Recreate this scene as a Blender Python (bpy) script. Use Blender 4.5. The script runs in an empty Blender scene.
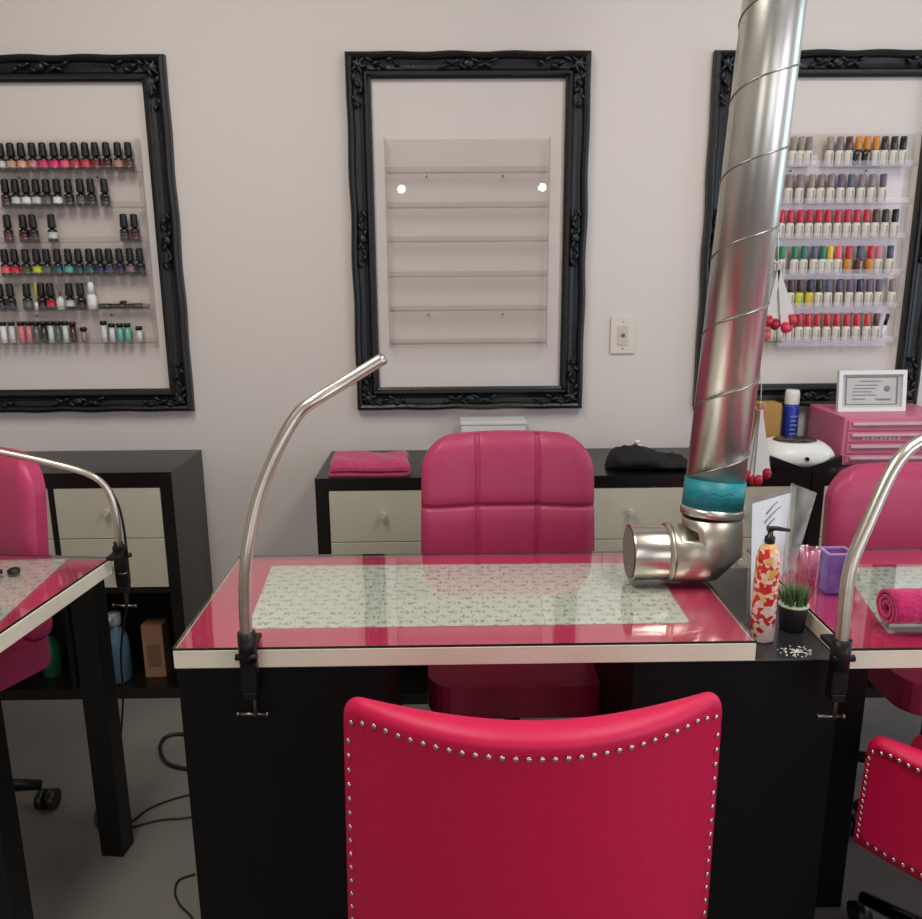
import bpy, bmesh, math, random
from mathutils import Vector, Matrix, Euler
random.seed(4)
PI = math.pi
S = bpy.context.scene
COL = S.collection

# ------------------------------------------------------------------ camera
F, PITCH, ROLL, YAW, CAMZ = 817.0, 0.2318, 0.0070, 0.0142, 1.40
W_, H_ = 922.0, 919.0
cp, sp = math.cos(PITCH), math.sin(PITCH)
fwd = Vector((math.sin(YAW)*cp, math.cos(YAW)*cp, -sp))
rgt = Vector((math.cos(YAW), -math.sin(YAW), 0))
dwn = fwd.cross(rgt)
c_, s_ = math.cos(ROLL), math.sin(ROLL)
rgt, dwn = c_*rgt + s_*dwn, -s_*rgt + c_*dwn
cam_d = bpy.data.cameras.new('camera')
cam_d.sensor_fit = 'HORIZONTAL'; cam_d.sensor_width = 36; cam_d.lens = F/W_*36
cam_d.clip_start = 0.02
cam = bpy.data.objects.new('camera', cam_d); COL.objects.link(cam)
m = Matrix.Identity(4)
for i in range(3):
    m[i][0] = rgt[i]; m[i][1] = -dwn[i]; m[i][2] = -fwd[i]
m[0][3], m[1][3], m[2][3] = 0, 0, CAMZ
cam.matrix_world = m
S.camera = cam

def ray(x, y):
    return rgt*((x-461)/F) + dwn*((y-459.5)/F) + fwd
def PY(x, y, Y):           # where the line of sight meets the plane at depth Y
    d = ray(x, y); return Vector((0, 0, CAMZ)) + d*(Y/d.y)
def PZ(x, y, Z):           # where the line of sight meets a level surface
    d = ray(x, y); return Vector((0, 0, CAMZ)) + d*((Z-CAMZ)/d.z)

# ------------------------------------------------------------------ world, lights, exposure
w = bpy.data.worlds.new('world'); S.world = w; w.use_nodes = True
w.node_tree.nodes['Background'].inputs[0].default_value = (0.75, 0.86, 1.0, 1)
w.node_tree.nodes['Background'].inputs[1].default_value = 0.6
def area(name, loc, target, sx, sy, power, col):
    l = bpy.data.lights.new(name, 'AREA'); l.shape = 'RECTANGLE'; l.size = sx; l.size_y = sy
    l.energy = power; l.color = col
    o = bpy.data.objects.new(name, l); COL.objects.link(o); o.location = loc
    o.rotation_euler = (Vector(target)-Vector(loc)).to_track_quat('-Z', 'Y').to_euler()
    return o
def bulb(name, loc, power, col, r=0.027):
    l = bpy.data.lights.new(name, 'POINT'); l.energy = power; l.color = col; l.shadow_soft_size = r
    o = bpy.data.objects.new(name, l); COL.objects.link(o); o.location = loc
area('window_daylight', (1.95, -2.92, 1.45), (1.3, 0, 1.2), 1.5, 1.7, 19, (0.94, 0.96, 1.0))
area('window_daylight_left', (-1.3, -2.92, 1.45), (-1.0, 0, 1.2), 1.3, 1.7, 15, (1.0, 0.96, 0.90))
area('side_window_daylight', (2.93, -0.6, 1.45), (0, 0.6, 1.0), 1.3, 1.5, 28, (0.82, 0.80, 1.0))
area('rear_side_window_daylight', (2.95, 1.95, 1.5), (0, 1.9, 1.2), 0.9, 1.7, 15, (0.62, 0.88, 1.0))
area('ceiling_tube_light', (-0.8, 1.0, 2.96), (-0.8, 1.1, 0), 0.5, 1.4, 40, (1.0, 0.955, 0.875))
area('ceiling_tube_light_right', (1.2, 1.0, 2.96), (1.2, 1.1, 0), 0.5, 1.4, 38, (1.0, 0.965, 0.90))
bulb('pendant_bulb', (0.745, -1.05, 2.0), 2.2, (1.0, 0.9, 0.78))
bulb('pendant_bulb_left', (-0.355, -1.05, 1.99), 2.2, (1.0, 0.9, 0.78))
S.view_settings.view_transform = 'Standard'
S.view_settings.look = 'None'
S.view_settings.gamma = 1
S.view_settings.exposure = -0.28
S.view_settings.use_curve_mapping = False

# ------------------------------------------------------------------ materials
def lin(c):
    return tuple(((v/255)/12.92 if v/255 <= .04045 else ((v/255+.055)/1.055)**2.4) for v in c)
MATS = {}
def mat(name, rgb, rough=.5, metal=0., var=.05, scale=20., bump=0., spec=.5, coat=0., sheen=0.):
    if name in MATS: return MATS[name]
    m = bpy.data.materials.new(name); m.use_nodes = True
    nt = m.node_tree; b = nt.nodes['Principled BSDF']
    r, g, bl = lin(rgb)
    tc = nt.nodes.new('ShaderNodeTexCoord'); n = nt.nodes.new('ShaderNodeTexNoise')
    n.inputs['Scale'].default_value = scale; n.inputs['Detail'].default_value = 4
    nt.links.new(tc.outputs['Object'], n.inputs['Vector'])
    cr = nt.nodes.new('ShaderNodeValToRGB')
    lo, hi = 1-var, 1+var
    cr.color_ramp.elements[0].position = .3; cr.color_ramp.elements[1].position = .7
    cr.color_ramp.elements[0].color = (r*lo, g*lo, bl*lo, 1); cr.color_ramp.elements[1].color = (min(1, r*hi), min(1, g*hi), min(1, bl*hi), 1)
    nt.links.new(n.outputs['Fac'], cr.inputs[0]); nt.links.new(cr.outputs[0], b.inputs['Base Color'])
    b.inputs['Roughness'].default_value = rough; b.inputs['Metallic'].default_value = metal
    b.inputs['Specular IOR Level'].default_value = spec
    b.inputs['Coat Weight'].default_value = coat
    if sheen:
        b.inputs['Sheen Weight'].default_value = sheen
    if bump:
        bp = nt.nodes.new('ShaderNodeBump'); bp.inputs['Strength'].default_value = bump; bp.inputs['Distance'].default_value = .01
        nt.links.new(n.outputs['Fac'], bp.inputs['Height']); nt.links.new(bp.outputs[0], b.inputs['Normal'])
    MATS[name] = m; return m
def clear(name, tint=(1, 1, 1), gloss=1.0, diff=0.0, dcol=(.8, .8, .8), rough=.02):
    """thin clear sheet: see-through, with a Fresnel reflection"""
    if name in MATS: return MATS[name]
    m = bpy.data.materials.new(name); m.use_nodes = True; nt = m.node_tree; nt.nodes.clear()
    out = nt.nodes.new('ShaderNodeOutputMaterial'); t = nt.nodes.new('ShaderNodeBsdfTransparent')
    t.inputs[0].default_value = (*tint, 1)
    g = nt.nodes.new('ShaderNodeBsdfGlossy'); g.inputs['Roughness'].default_value = rough
    lw = nt.nodes.new('ShaderNodeLayerWeight'); lw.inputs['Blend'].default_value = .5
    pw = nt.nodes.new('ShaderNodeMath'); pw.operation = 'POWER'; pw.inputs[1].default_value = 5
    nt.links.new(lw.outputs['Facing'], pw.inputs[0])
    mu = nt.nodes.new('ShaderNodeMath'); mu.operation = 'MULTIPLY_ADD'; mu.use_clamp = True
    mu.inputs[1].default_value = .96*gloss; mu.inputs[2].default_value = .04*gloss
    nt.links.new(pw.outputs[0], mu.inputs[0])
    mx = nt.nodes.new('ShaderNodeMixShader'); nt.links.new(mu.outputs[0], mx.inputs[0])
    src = t
    if diff:
        d = nt.nodes.new('ShaderNodeBsdfDiffuse'); d.inputs[0].default_value = (*dcol, 1)
        m2 = nt.nodes.new('ShaderNodeMixShader')
        nz = nt.nodes.new('ShaderNodeTexNoise'); nz.inputs['Scale'].default_value = 2.5; nz.inputs['Detail'].default_value = 0
        mm = nt.nodes.new('ShaderNodeMath'); mm.operation = 'MULTIPLY'; mm.inputs[1].default_value = diff*2
        nt.links.new(nz.outputs['Fac'], mm.inputs[0]); nt.links.new(mm.outputs[0], m2.inputs[0])
        nt.links.new(t.outputs[0], m2.inputs[1]); nt.links.new(d.outputs[0], m2.inputs[2]); src = m2
    nt.links.new(src.outputs[0], mx.inputs[1]); nt.links.new(g.outputs[0], mx.inputs[2])
    nt.links.new(mx.outputs[0], out.inputs[0])
    MATS[name] = m; return m

WALL = mat('painted_plaster', (214, 207, 201), .75, var=.015, scale=1.2, bump=.03)
FLOOR = mat('concrete', (112, 107, 103), .6, var=.14, scale=2.5, bump=.05)
BLACKF = mat('carved_black_lacquer', (13, 15, 19), .38, var=.25, scale=60, bump=.2)
BROWNBLK = mat('black_brown_laminate', (20, 18, 17), .30, var=.12, scale=14)
PEDBLK = mat('black_laminate', (10, 9, 10), .5, var=.1, scale=10, spec=.2)
PEDTOP = mat('reflection_grey_black_top', (48, 48, 50), .22, var=.25, scale=14)  # glossy black top, its greyish reflection mixed into the base colour
CREAM = mat('cream_laminate', (196, 192, 172), .45, var=.02)
EDGEW = mat('white_edge_band', (240, 231, 210), .5, var=.03)
WHITE = mat('white_plastic', (226, 226, 222), .35, var=.02)
OUTLET = mat('outlet_ivory', (214, 206, 194), .35, var=.02)
PAPERW = mat('white_paper', (222, 222, 218), .7, var=.02)
PINKSH = mat('pink_sheet', (212, 52, 100), .5, var=.03)
PINKCH = mat('pink_leatherette', (206, 34, 96), .45, var=.05, scale=35, bump=.04)
PINKTOP = mat('pink_leatherette_old', (180, 56, 98), .42, var=.04, scale=35, bump=.03)
REDCH = mat('crimson_satin_upholstery', (208, 0, 72), .5, var=.05, scale=60, bump=.04)
CHROME = mat('brushed_chrome', (205, 198, 184), .32, 1., var=.05, scale=40)
GALV = mat('galvanised_steel', (214, 212, 205), .30, 1., var=.06, scale=9)
SEAM = mat('duct_seam_steel', (150, 148, 142), .35, 1.)
BLACKP = mat('black_plastic', (14, 14, 15), .35, var=.1)
BLACKM = mat('black_metal', (16, 16, 17), .4, .3, var=.1)
TEAL = mat('teal_tape', (10, 128, 138), .45, var=.12, scale=30)
TOWEL = mat('pink_towel', (188, 60, 104), .95, var=.12, scale=90, bump=.4, sheen=.3)
TOWEL2 = mat('magenta_towel', (188, 24, 96), .95, var=.15, scale=110, bump=.5, sheen=.3)
BCLOTH = mat('black_cloth', (10, 10, 12), .85, var=.2, scale=30, bump=.3)
NAIL = mat('nickel_nailhead', (214, 196, 186), .25, 1.)
CABLE = mat('black_cable', (12, 12, 12), .5)
GLASS = clear('clear_glass', (.975, .985, .975), 2.1)
GLEDGE = mat('green_glass_edge', (38, 52, 46), .2, var=.1)
ACR = clear('clear_acrylic', (.985, .975, .97), .8)
ACRS = clear('acrylic_shelf', (.955, .94, .935), .8, diff=.03, dcol=(.8, .76, .75))

def dashes_mat():
    """pale mat printed with rows of small grey-green script-like marks"""
    m = bpy.data.materials.new('script_printed_paper'); m.use_nodes = True; nt = m.node_tree; b = nt.nodes['Principled BSDF']
    tc = nt.nodes.new('ShaderNodeTexCoord'); mp = nt.nodes.new('ShaderNodeMapping')
    # words: broad bands broken into groups, filled with fine slanting strokes
    mp.inputs['Scale'].default_value = (22, 46, 1)
    nt.links.new(tc.outputs['Object'], mp.inputs[0])
    br = nt.nodes.new('ShaderNodeTexBrick'); br.offset = .5; br.inputs['Scale'].default_value = 1.0
    br.inputs['Brick Width'].default_value = 1.0; br.inputs['Row Height'].default_value = 1.0; br.inputs['Mortar Size'].default_value = .22; br.inputs['Mortar Smooth'].default_value = .4
    nt.links.new(mp.outputs[0], br.inputs['Vector'])
    mp2 = nt.nodes.new('ShaderNodeMapping'); mp2.inputs['Rotation'].default_value = (0, 0, .35); mp2.inputs['Scale'].default_value = (1.5, .75, 1)
    nt.links.new(tc.outputs['Object'], mp2.inputs[0])
    n = nt.nodes.new('ShaderNodeTexNoise'); n.inputs['Scale'].default_value = 120; n.inputs['Detail'].default_value = 3
    nt.links.new(mp2.outputs[0], n.inputs['Vector'])
    gt = nt.nodes.new('ShaderNodeMapRange'); gt.inputs['From Min'].default_value = .46; gt.inputs['From Max'].default_value = .60; gt.clamp = True
    nt.links.new(n.outputs['Fac'], gt.inputs['Value'])
    iv = nt.nodes.new('ShaderNodeMath'); iv.operation = 'SUBTRACT'; iv.inputs[0].default_value = 1; nt.links.new(br.outputs['Fac'], iv.inputs[1])
    mu = nt.nodes.new('ShaderNodeMath'); mu.operation = 'MULTIPLY'
    nt.links.new(iv.outputs[0], mu.inputs[0]); nt.links.new(gt.outputs['Result'], mu.inputs[1])
    mx = nt.nodes.new('ShaderNodeMix'); mx.data_type = 'RGBA'
    mx.inputs['A'].default_value = (*lin((228, 229, 219)), 1); mx.inputs['B'].default_value = (*lin((148, 156, 146)), 1)
    nt.links.new(mu.outputs[0], mx.inputs['Factor']); nt.links.new(mx.outputs['Result'], b.inputs['Base Color'])
    b.inputs['Roughness'].default_value = .6
    return m
SCRIPT = dashes_mat()
def floral_mat():
    m = bpy.data.materials.new('floral_print'); m.use_nodes = True; nt = m.node_tree; b = nt.nodes['Principled BSDF']
    tc = nt.nodes.new('ShaderNodeTexCoord'); v = nt.nodes.new('ShaderNodeTexVoronoi'); v.inputs['Scale'].default_value = 120
    nt.links.new(tc.outputs['Object'], v.inputs['Vector'])
    sx = nt.nodes.new('ShaderNodeSeparateXYZ'); nt.links.new(tc.outputs['Object'], sx.inputs[0])
    sc = nt.nodes.new('ShaderNodeSeparateColor'); nt.links.new(v.outputs['Color'], sc.inputs[0])
    ma = nt.nodes.new('ShaderNodeMath'); ma.operation = 'MULTIPLY_ADD'; ma.inputs[1].default_value = -2.6; ma.inputs[2].default_value = .56
    nt.links.new(sx.outputs['Z'], ma.inputs[0])
    ad = nt.nodes.new('ShaderNodeMath'); ad.operation = 'MULTIPLY_ADD'; ad.inputs[1].default_value = .62
    nt.links.new(sc.outputs[0], ad.inputs[0]); nt.links.new(ma.outputs[0], ad.inputs[2])
    cr = nt.nodes.new('ShaderNodeValToRGB'); cr.color_ramp.interpolation = 'CONSTANT'
    E = cr.color_ramp.elements
    cols = [(0, (222, 160, 92)), (.3, (232, 196, 140)), (.42, (206, 60, 40)), (.55, (236, 206, 190)), (.66, (208, 32, 36)), (.85, (236, 214, 205))]
    E[0].position = 0; E[0].color = (*lin(cols[0][1]), 1)
    E[1].position = cols[1][0]; E[1].color = (*lin(cols[1][1]), 1)
    for p, c in cols[2:]:
        e = E.new(p); e.color = (*lin(c), 1)
    nt.links.new(ad.outputs[0], cr.inputs[0]); nt.links.new(cr.outputs[0], b.inputs['Base Color'])
    b.inputs['Roughness'].default_value = .35
    return m

# ------------------------------------------------------------------ mesh helpers
def new(): return bmesh.new()
def bx(bm, x0, x1, y0, y1, z0, z1, mi=0, rot=None, bev=0):
    vs = [Vector((x, y, z)) for x in (x0, x1) for y in (y0, y1) for z in (z0, z1)]
    if rot:
        c, a = rot; c = Vector(c); M = Matrix.Rotation(a, 3, 'Z'); vs = [c + M @ (v-c) for v in vs]
    v = [bm.verts.new(p) for p in vs]
    fs = []
    for q in ((0, 1, 3, 2), (4, 6, 7, 5), (0, 4, 5, 1), (2, 3, 7, 6), (0, 2, 6, 4), (1, 5, 7, 3)):
        f = bm.faces.new([v[i] for i in q]); f.material_index = mi; fs.append(f)
    if bev:
        es = list({e for f in fs for e in f.edges})
        bmesh.ops.bevel(bm, geom=es, offset=bev, segments=2, profile=.5, affect='EDGES')
    return bm
def frames(pts):
    T = []
    for i in range(len(pts)):
        a = pts[max(0, i-1)]; b = pts[min(len(pts)-1, i+1)]; T.append((b-a).normalized())
    up = Vector((0, 0, 1)) if abs(T[0].z) < .9 else Vector((0, 1, 0))
    n = (up - T[0]*up.dot(T[0])).normalized(); N = [n]
    for i in range(1, len(pts)):
        n = N[-1] - T[i]*N[-1].dot(T[i]); N.append(n.normalized())
    return T, N
def tube(bm, pts, r, seg=12, cap=True, smooth=True):
    pts = [Vector(p) for p in pts]; rs = r if isinstance(r, (list, tuple)) else [r]*len(pts)
    T, N = frames(pts); rings = []
    for p, t, n, q in zip(pts, T, N, rs):
        b = t.cross(n)
        rings.append([bm.verts.new(p + (n*math.cos(2*PI*k/seg) + b*math.sin(2*PI*k/seg))*q) for k in range(seg)])
    for a, b in zip(rings, rings[1:]):
        for k in range(seg):
            f = bm.faces.new((a[k], a[(k+1) % seg], b[(k+1) % seg], b[k])); f.smooth = smooth
    if cap:
        bm.faces.new(rings[0]); bm.faces.new(list(reversed(rings[-1])))
    return bm
def smoothpts(pts, n=6):
    pts = [Vector(p) for p in pts]; P = [pts[0]] + pts + [pts[-1]]; out = []
    for i in range(1, len(P)-2):
        for k in range(n):
            t = k/n; a, b, c, d = P[i-1], P[i], P[i+1], P[i+2]
            out.append(.5*((2*b) + (c-a)*t + (2*a-5*b+4*c-d)*t*t + (3*b-a-3*c+d)*t**3))
    out.append(pts[-1]); return out
def lathe(bm, prof, seg=14, c=(0, 0, 0), mi=0, smooth=True, sq=1.0):
    c = Vector(c); rings = []
    for r, z in prof:
        rings.append([bm.verts.new(c + Vector((r*math.cos(2*PI*k/seg), r*sq*math.sin(2*PI*k/seg), z))) for k in range(seg)])
    for a, b in zip(rings, rings[1:]):
        for k in range(seg):
            f = bm.faces.new((a[k], a[(k+1) % seg], b[(k+1) % seg], b[k])); f.smooth = smooth; f.material_index = mi
    f = bm.faces.new(list(reversed(rings[0]))); f.material_index = mi
    f = bm.faces.new(rings[-1]); f.material_index = mi
    return bm
def blob(bm, c, r, rot=None, sub=2, noise=0.):
    M = Matrix.Translation(Vector(c)) @ (Euler(rot).to_matrix().to_4x4() if rot else Matrix.Identity(4)) @ Matrix.Diagonal((*r, 1))
    res = bmesh.ops.create_icosphere(bm, subdivisions=sub, radius=1, matrix=M)
    for v in res['verts']:
        for f in v.link_faces: f.smooth = True
        if noise:
            from mathutils import noise as nz
            v.co += nz.noise_vector(v.co*22)*noise
    return bm
def quad(bm, a, b, c, d, mi=0, thick=None):
    a, b, c, d = map(Vector, (a, b, c, d))
    if thick is None:
        f = bm.faces.new([bm.verts.new(p) for p in (a, b, c, d)]); f.material_index = mi; return bm
    n = (b-a).cross(d-a).normalized()*thick
    lo = [bm.verts.new(p) for p in (a, b, c, d)]; hi = [bm.verts.new(p+n) for p in (a, b, c, d)]
    fs = [bm.faces.new(list(reversed(lo))), bm.faces.new(hi)]
    for k in range(4): fs.append(bm.faces.new((lo[k], lo[(k+1) % 4], hi[(k+1) % 4], hi[k])))
    for f in fs: f.material_index = mi
    return bm
def roundrect_prism(bm, x0, x1, z0, z1, y0, y1, r, seg=5, axis='Y'):
    pts = []
    for cx, cz, a0 in ((x1-r, z1-r, 0), (x0+r, z1-r, 90), (x0+r, z0+r, 180), (x1-r, z0+r, 270)):
        for k in range(seg+1):
            a = math.radians(a0+90*k/seg); pts.append((cx+r*math.cos(a), cz+r*math.sin(a)))
    if axis == 'Y':
        A = [bm.verts.new((x, y0, z)) for x, z in pts]; B = [bm.verts.new((x, y1, z)) for x, z in pts]
    else:
        A = [bm.verts.new((x, z, y0)) for x, z in pts]; B = [bm.verts.new((x, z, y1)) for x, z in pts]
    n = len(pts)
    for k in range(n): bm.faces.new((A[k], B[k], B[(k+1) % n], A[(k+1) % n]))
    bm.faces.new(A); bm.faces.new(list(reversed(B)))
    return bm

OFF = {}
def link(name, bm, mats, off=Vector((0, 0, 0)), fix=True):
    if fix: bmesh.ops.recalc_face_normals(bm, faces=bm.faces)
    if off.length: bmesh.ops.translate(bm, vec=-off, verts=bm.verts)
    me = bpy.data.meshes.new(name); bm.to_mesh(me); bm.free()
    for x in (mats if isinstance(mats, (list, tuple)) else [mats]): me.materials.append(x)
    o = bpy.data.objects.new(name, me); COL.objects.link(o); return o
def tag(o, label, cat, group=None, kind=None):
    o['label'] = label; o['category'] = cat
    if group: o['group'] = group
    if kind: o['kind'] = kind
    return o
def thing(name, label, cat, base=(0, 0, 0), group=None):
    o = bpy.data.objects.new(name, None); COL.objects.link(o); o.location = base
    o.empty_display_size = .05; OFF[o.name] = Vector(base); return tag(o, label, cat, group)
def part(name, bm, mats, parent, label=None):
    off = OFF[parent.name]; o = link(name, bm, mats, off); o.parent = parent; OFF[o.name] = off
    if label: o['label'] = label
    return o
def single(name, bm, mats, label, cat, base=(0, 0, 0), group=None):
    b = Vector(base); o = link(name, bm, mats, b); o.location = b; return tag(o, label, cat, group)
def struct(name, bm, mats):
    o = link(name, bm, mats); o['kind'] = 'structure'; return o
def dup(root, loc, rz=0, label=None, group=None):
    r = root.copy(); COL.objects.link(r); r.location = loc; r.rotation_euler = (0, 0, rz)
    if label: r['label'] = label
    if group: r['group'] = group
    for ch in list(root.children):
        c = ch.copy(); COL.objects.link(c); c.parent = r
        for g in list(ch.children):
            d = g.copy(); COL.objects.link(d); d.parent = c
    return r

# ------------------------------------------------------------------ the room
WY = 2.823
X0, X1, YB, CEIL = -3.0, 3.0, -3.0, 3.0
struct('floor', bx(new(), X0, X1, YB, WY, -.1, 0), FLOOR)
struct('ceiling', bx(new(), X0, X1, YB, WY, CEIL, CEIL+.1), mat('ceiling_paint', (190, 188, 184), .8))
struct('wall_back', bx(new(), X0, X1, WY, WY+.1, -.1, CEIL+.1), WALL)
struct('wall_left', bx(new(), X0-.1, X0, YB-.1, WY+.1, -.1, CEIL+.1), WALL)
b = new()
for q in ((YB-.1, -1.25, -.1, CEIL+.1), (.05, 1.45, -.1, CEIL+.1), (2.45, WY+.1, -.1, CEIL+.1), (-1.25, .05, -.1, .7), (-1.25, .05, 2.2, CEIL+.1), (1.45, 2.45, -.1, .6), (1.45, 2.45, 2.4, CEIL+.1)): bx(b, X1, X1+.1, q[0], q[1], q[2], q[3])
struct('wall_right', b, WALL)
b = new()
for q in ((-1.25, -1.21, .7, 2.2), (.01, .05, .7, 2.2), (-1.25, .05, .7, .74), (-1.25, .05, 2.16, 2.2)): bx(b, X1+.02, X1+.08, q[0], q[1], q[2], q[3])
struct('window_3', b, WHITE)
b = new()
for q in ((1.45, 1.49, .6, 2.4), (2.41, 2.45, .6, 2.4), (1.45, 2.45, .6, .64), (1.45, 2.45, 2.36, 2.4)): bx(b, X1+.02, X1+.08, q[0], q[1], q[2], q[3])
struct('window_4', b, WHITE)
b = new()
for x0, x1, z0, z1 in ((X0, -1.95, 0, CEIL), (-.65, 1.2, 0, CEIL), (2.7, X1, 0, CEIL), (-1.95, -.65, 0, .6), (-1.95, -.65, 2.3, CEIL), (1.2, 2.7, 0, .6), (1.2, 2.7, 2.3, CEIL)):
    bx(b, x0, x1, YB-.1, YB, z0, z1)
struct('wall_front', b, WALL)
for n, (x0, x1) in enumerate(((-1.95, -.65), (1.2, 2.7))):
    b = new()
    for q in ((x0, x0+.04, .6, 2.3), (x1-.04, x1, .6, 2.3), (x0, x1, .6, .64), (x0, x1, 2.26, 2.3)): bx(b, q[0], q[1], YB-.08, YB-.02, q[2], q[3])
    struct('window_%d' % (n+1), b, WHITE)

# ------------------------------------------------------------------ black carved picture frames
def picture_frame(x0, x1, z0, z1, label):
    t = thing('picture_frame', label, 'picture frame', ((x0+x1)/2, WY, z0), 'black carved picture frames on the wall')
    prof = [(0, 0), (0, .020), (.004, .030), (.012, .034), (.020, .029), (.026, .021), (.040, .017), (.052, .020), (.060, .027), (.067, .026), (.071, .016), (.078, .012), (.078, 0)]
    b = new(); rings = []
    N = 26
    loop = []
    cs = [((x0, z0), (1, 1)), ((x1, z0), (-1, 1)), ((x1, z1), (-1, -1)), ((x0, z1), (1, -1))]
    for k in range(4):
        (ax, az), (ux, uz) = cs[k]; (bx_, bz), (vx, vz) = cs[(k+1) % 4]
        for i in range(N):
            s = i/N
            wob = .0022*math.sin(s*PI*8)*math.sin(s*PI) if i else 0
            loop.append((ax, az, bx_, bz, ux, uz, vx, vz, s, wob))
    for (ax, az, bx_, bz, ux, uz, vx, vz, s, wob) in loop:
        ring = []
        for u, h in prof:
            uu = u - (wob if u < .03 else 0)
            pa = (ax+ux*uu, az+uz*uu); pb = (bx_+vx*uu, bz+vz*uu)
            ring.append(b.verts.new((pa[0]*(1-s)+pb[0]*s, WY-.002-h, pa[1]*(1-s)+pb[1]*s)))
        rings.append(ring)
    n = len(rings); m_ = len(prof)
    for k in range(n):
        A, B = rings[k], rings[(k+1) % n]
        for j in range(m_-1): b.faces.new((A[j], B[j], B[j+1], A[j+1]))
    part('moulding', b, BLACKF, t)
    def leaf(bm, x, z, a, L, wd):
        blob(bm, (x, WY-.030, z), (L, .008, wd), (0, a, 0), 2)
    for cx, cz, dx, dz in ((x0, z0, 1, 1), (x1, z0, -1, 1), (x0, z1, 1, -1), (x1, z1, -1, -1)):
        b = new(); mx, mz = cx+dx*.040, cz+dz*.040
        blob(b, (mx, WY-.030, mz), (.016, .010, .016))
        for j in range(7):
            L = .034 + j*.021
            for (lx, lz, ang) in ((cx+dx*L, cz+dz*(.036+.012*math.sin(j*2.1)), .5*(-1)**j), (cx+dx*(.036+.012*math.sin(j*2.1)), cz+dz*L, PI/2+.5*(-1)**j)):
                leaf(b, lx, lz, ang, .017-.001*j, .0065)
        for j in range(3): leaf(b, mx+dx*.010*(j-1), mz-dz*.010*(j-1), PI/4*dx*dz, .018, .006)
        part('corner_ornament', b, BLACKF, t)
    xm, zm = (x0+x1)/2, (z0+z1)/2
    for cx, cz, hor in ((xm, z0+.038, 1), (xm, z1-.038, 1), (x0+.038, zm, 0), (x1-.038, zm, 0)):
        b = new(); blob(b, (cx, WY-.030, cz), (.018, .009, .014) if hor else (.014, .009, .018))
        for j in (-4, -3, -2, -1, 1, 2, 3, 4):
            o_ = j*.020; q = .009*math.sin(j*1.9)
            leaf(b, cx+(o_ if hor else q), cz+(q if hor else o_), (.45 if j % 2 else -.45)+(0 if hor else PI/2), .015, .006)
        part('side_ornament', b, BLACKF, t)
    return t
picture_frame(-.318, .462, .917, 2.062, 'black carved frame around the empty clear shelves, behind the middle chair')
picture_frame(-.884-.78, -.884, .920, 2.056, 'black carved frame around the black-capped polish bottles, cut by the left edge')
picture_frame(.854, .854+.78, .917, 2.062, 'black carved frame around the white polish bottles, behind the metal duct')

# ------------------------------------------------------------------ acrylic polish racks
RD = .040
def rack(x0, x1, z0, z1, shelves, label):
    t = thing('acrylic_polish_rack', label, 'display rack', ((x0+x1)/2, WY, z0), 'clear acrylic polish racks inside the frames')
    part('back_panel', bx(new(), x0, x1, WY-.007, WY-.004, z0, z1), ACR, t)
    for x in (x0, x1-.003): part('side_panel', bx(new(), x, x+.003, WY-RD-.007, WY-.0075, z0, z1), ACRS, t)
    for z in shelves:
        b = bx(new(), x0+.004, x1-.004, WY-RD-.006, WY-.0078, z-.003, z)
        bx(b, x0+.004, x1-.004, WY-RD-.0095, WY-RD-.0065, z-.003, z+.016)
        part('shelf', b, ACRS, t)
    for x in (x0+.25*(x1-x0), x0+.72*(x1-x0)):
        for z in (z1-.115, z0+.11): part('screw', tube(new(), [(x, WY-.0072, z), (x, WY-.011, z)], .0035, 8), mat('dark_screw', (110, 102, 98), .4, .6), t)
    return t
YS = WY-.030      # middle of a shelf
def zsh(x, y): return PY(x, y, YS-.010).z
def xrange_(xa, ya, xb, yb): return PY(xa, ya, WY-.01).x, PY(xb, yb, WY-.01).x
cx0, cx1 = PY(387, 240, WY-.02).x, PY(548, 240, WY-.02).x
ctop, cbot = PY(470, 139, WY-.005).z, PY(470, 347, WY-.005).z
cs = [zsh(470, y) for y in (172, 207, 241, 276, 310, 343)]
rack(cx0, cx1, cbot, ctop, cs, 'empty clear acrylic rack of six shelves in the middle frame')
lx1 = PY(148, 240, WY-.02).x; lx0 = lx1-(cx1-cx0)
ls = [zsh(75, y) for y in (171, 207, 242, 276, 310, 343)]
rack(lx0, lx1, PY(75, 348, WY).z, PY(75, 140, WY).z, ls, 'clear acrylic rack holding black-capped polish bottles in the left frame')
rx1 = PY(906, 235, WY-.02).x; rx0 = rx1-(cx1-cx0)
rs = [zsh(840, y) for y in (166, 203, 238, 274, 307, 341)]
rack(rx0, rx1, PY(840, 346, WY).z, PY(840, 134, WY).z, rs, 'clear acrylic rack holding white polish bottles in the right frame')

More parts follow.
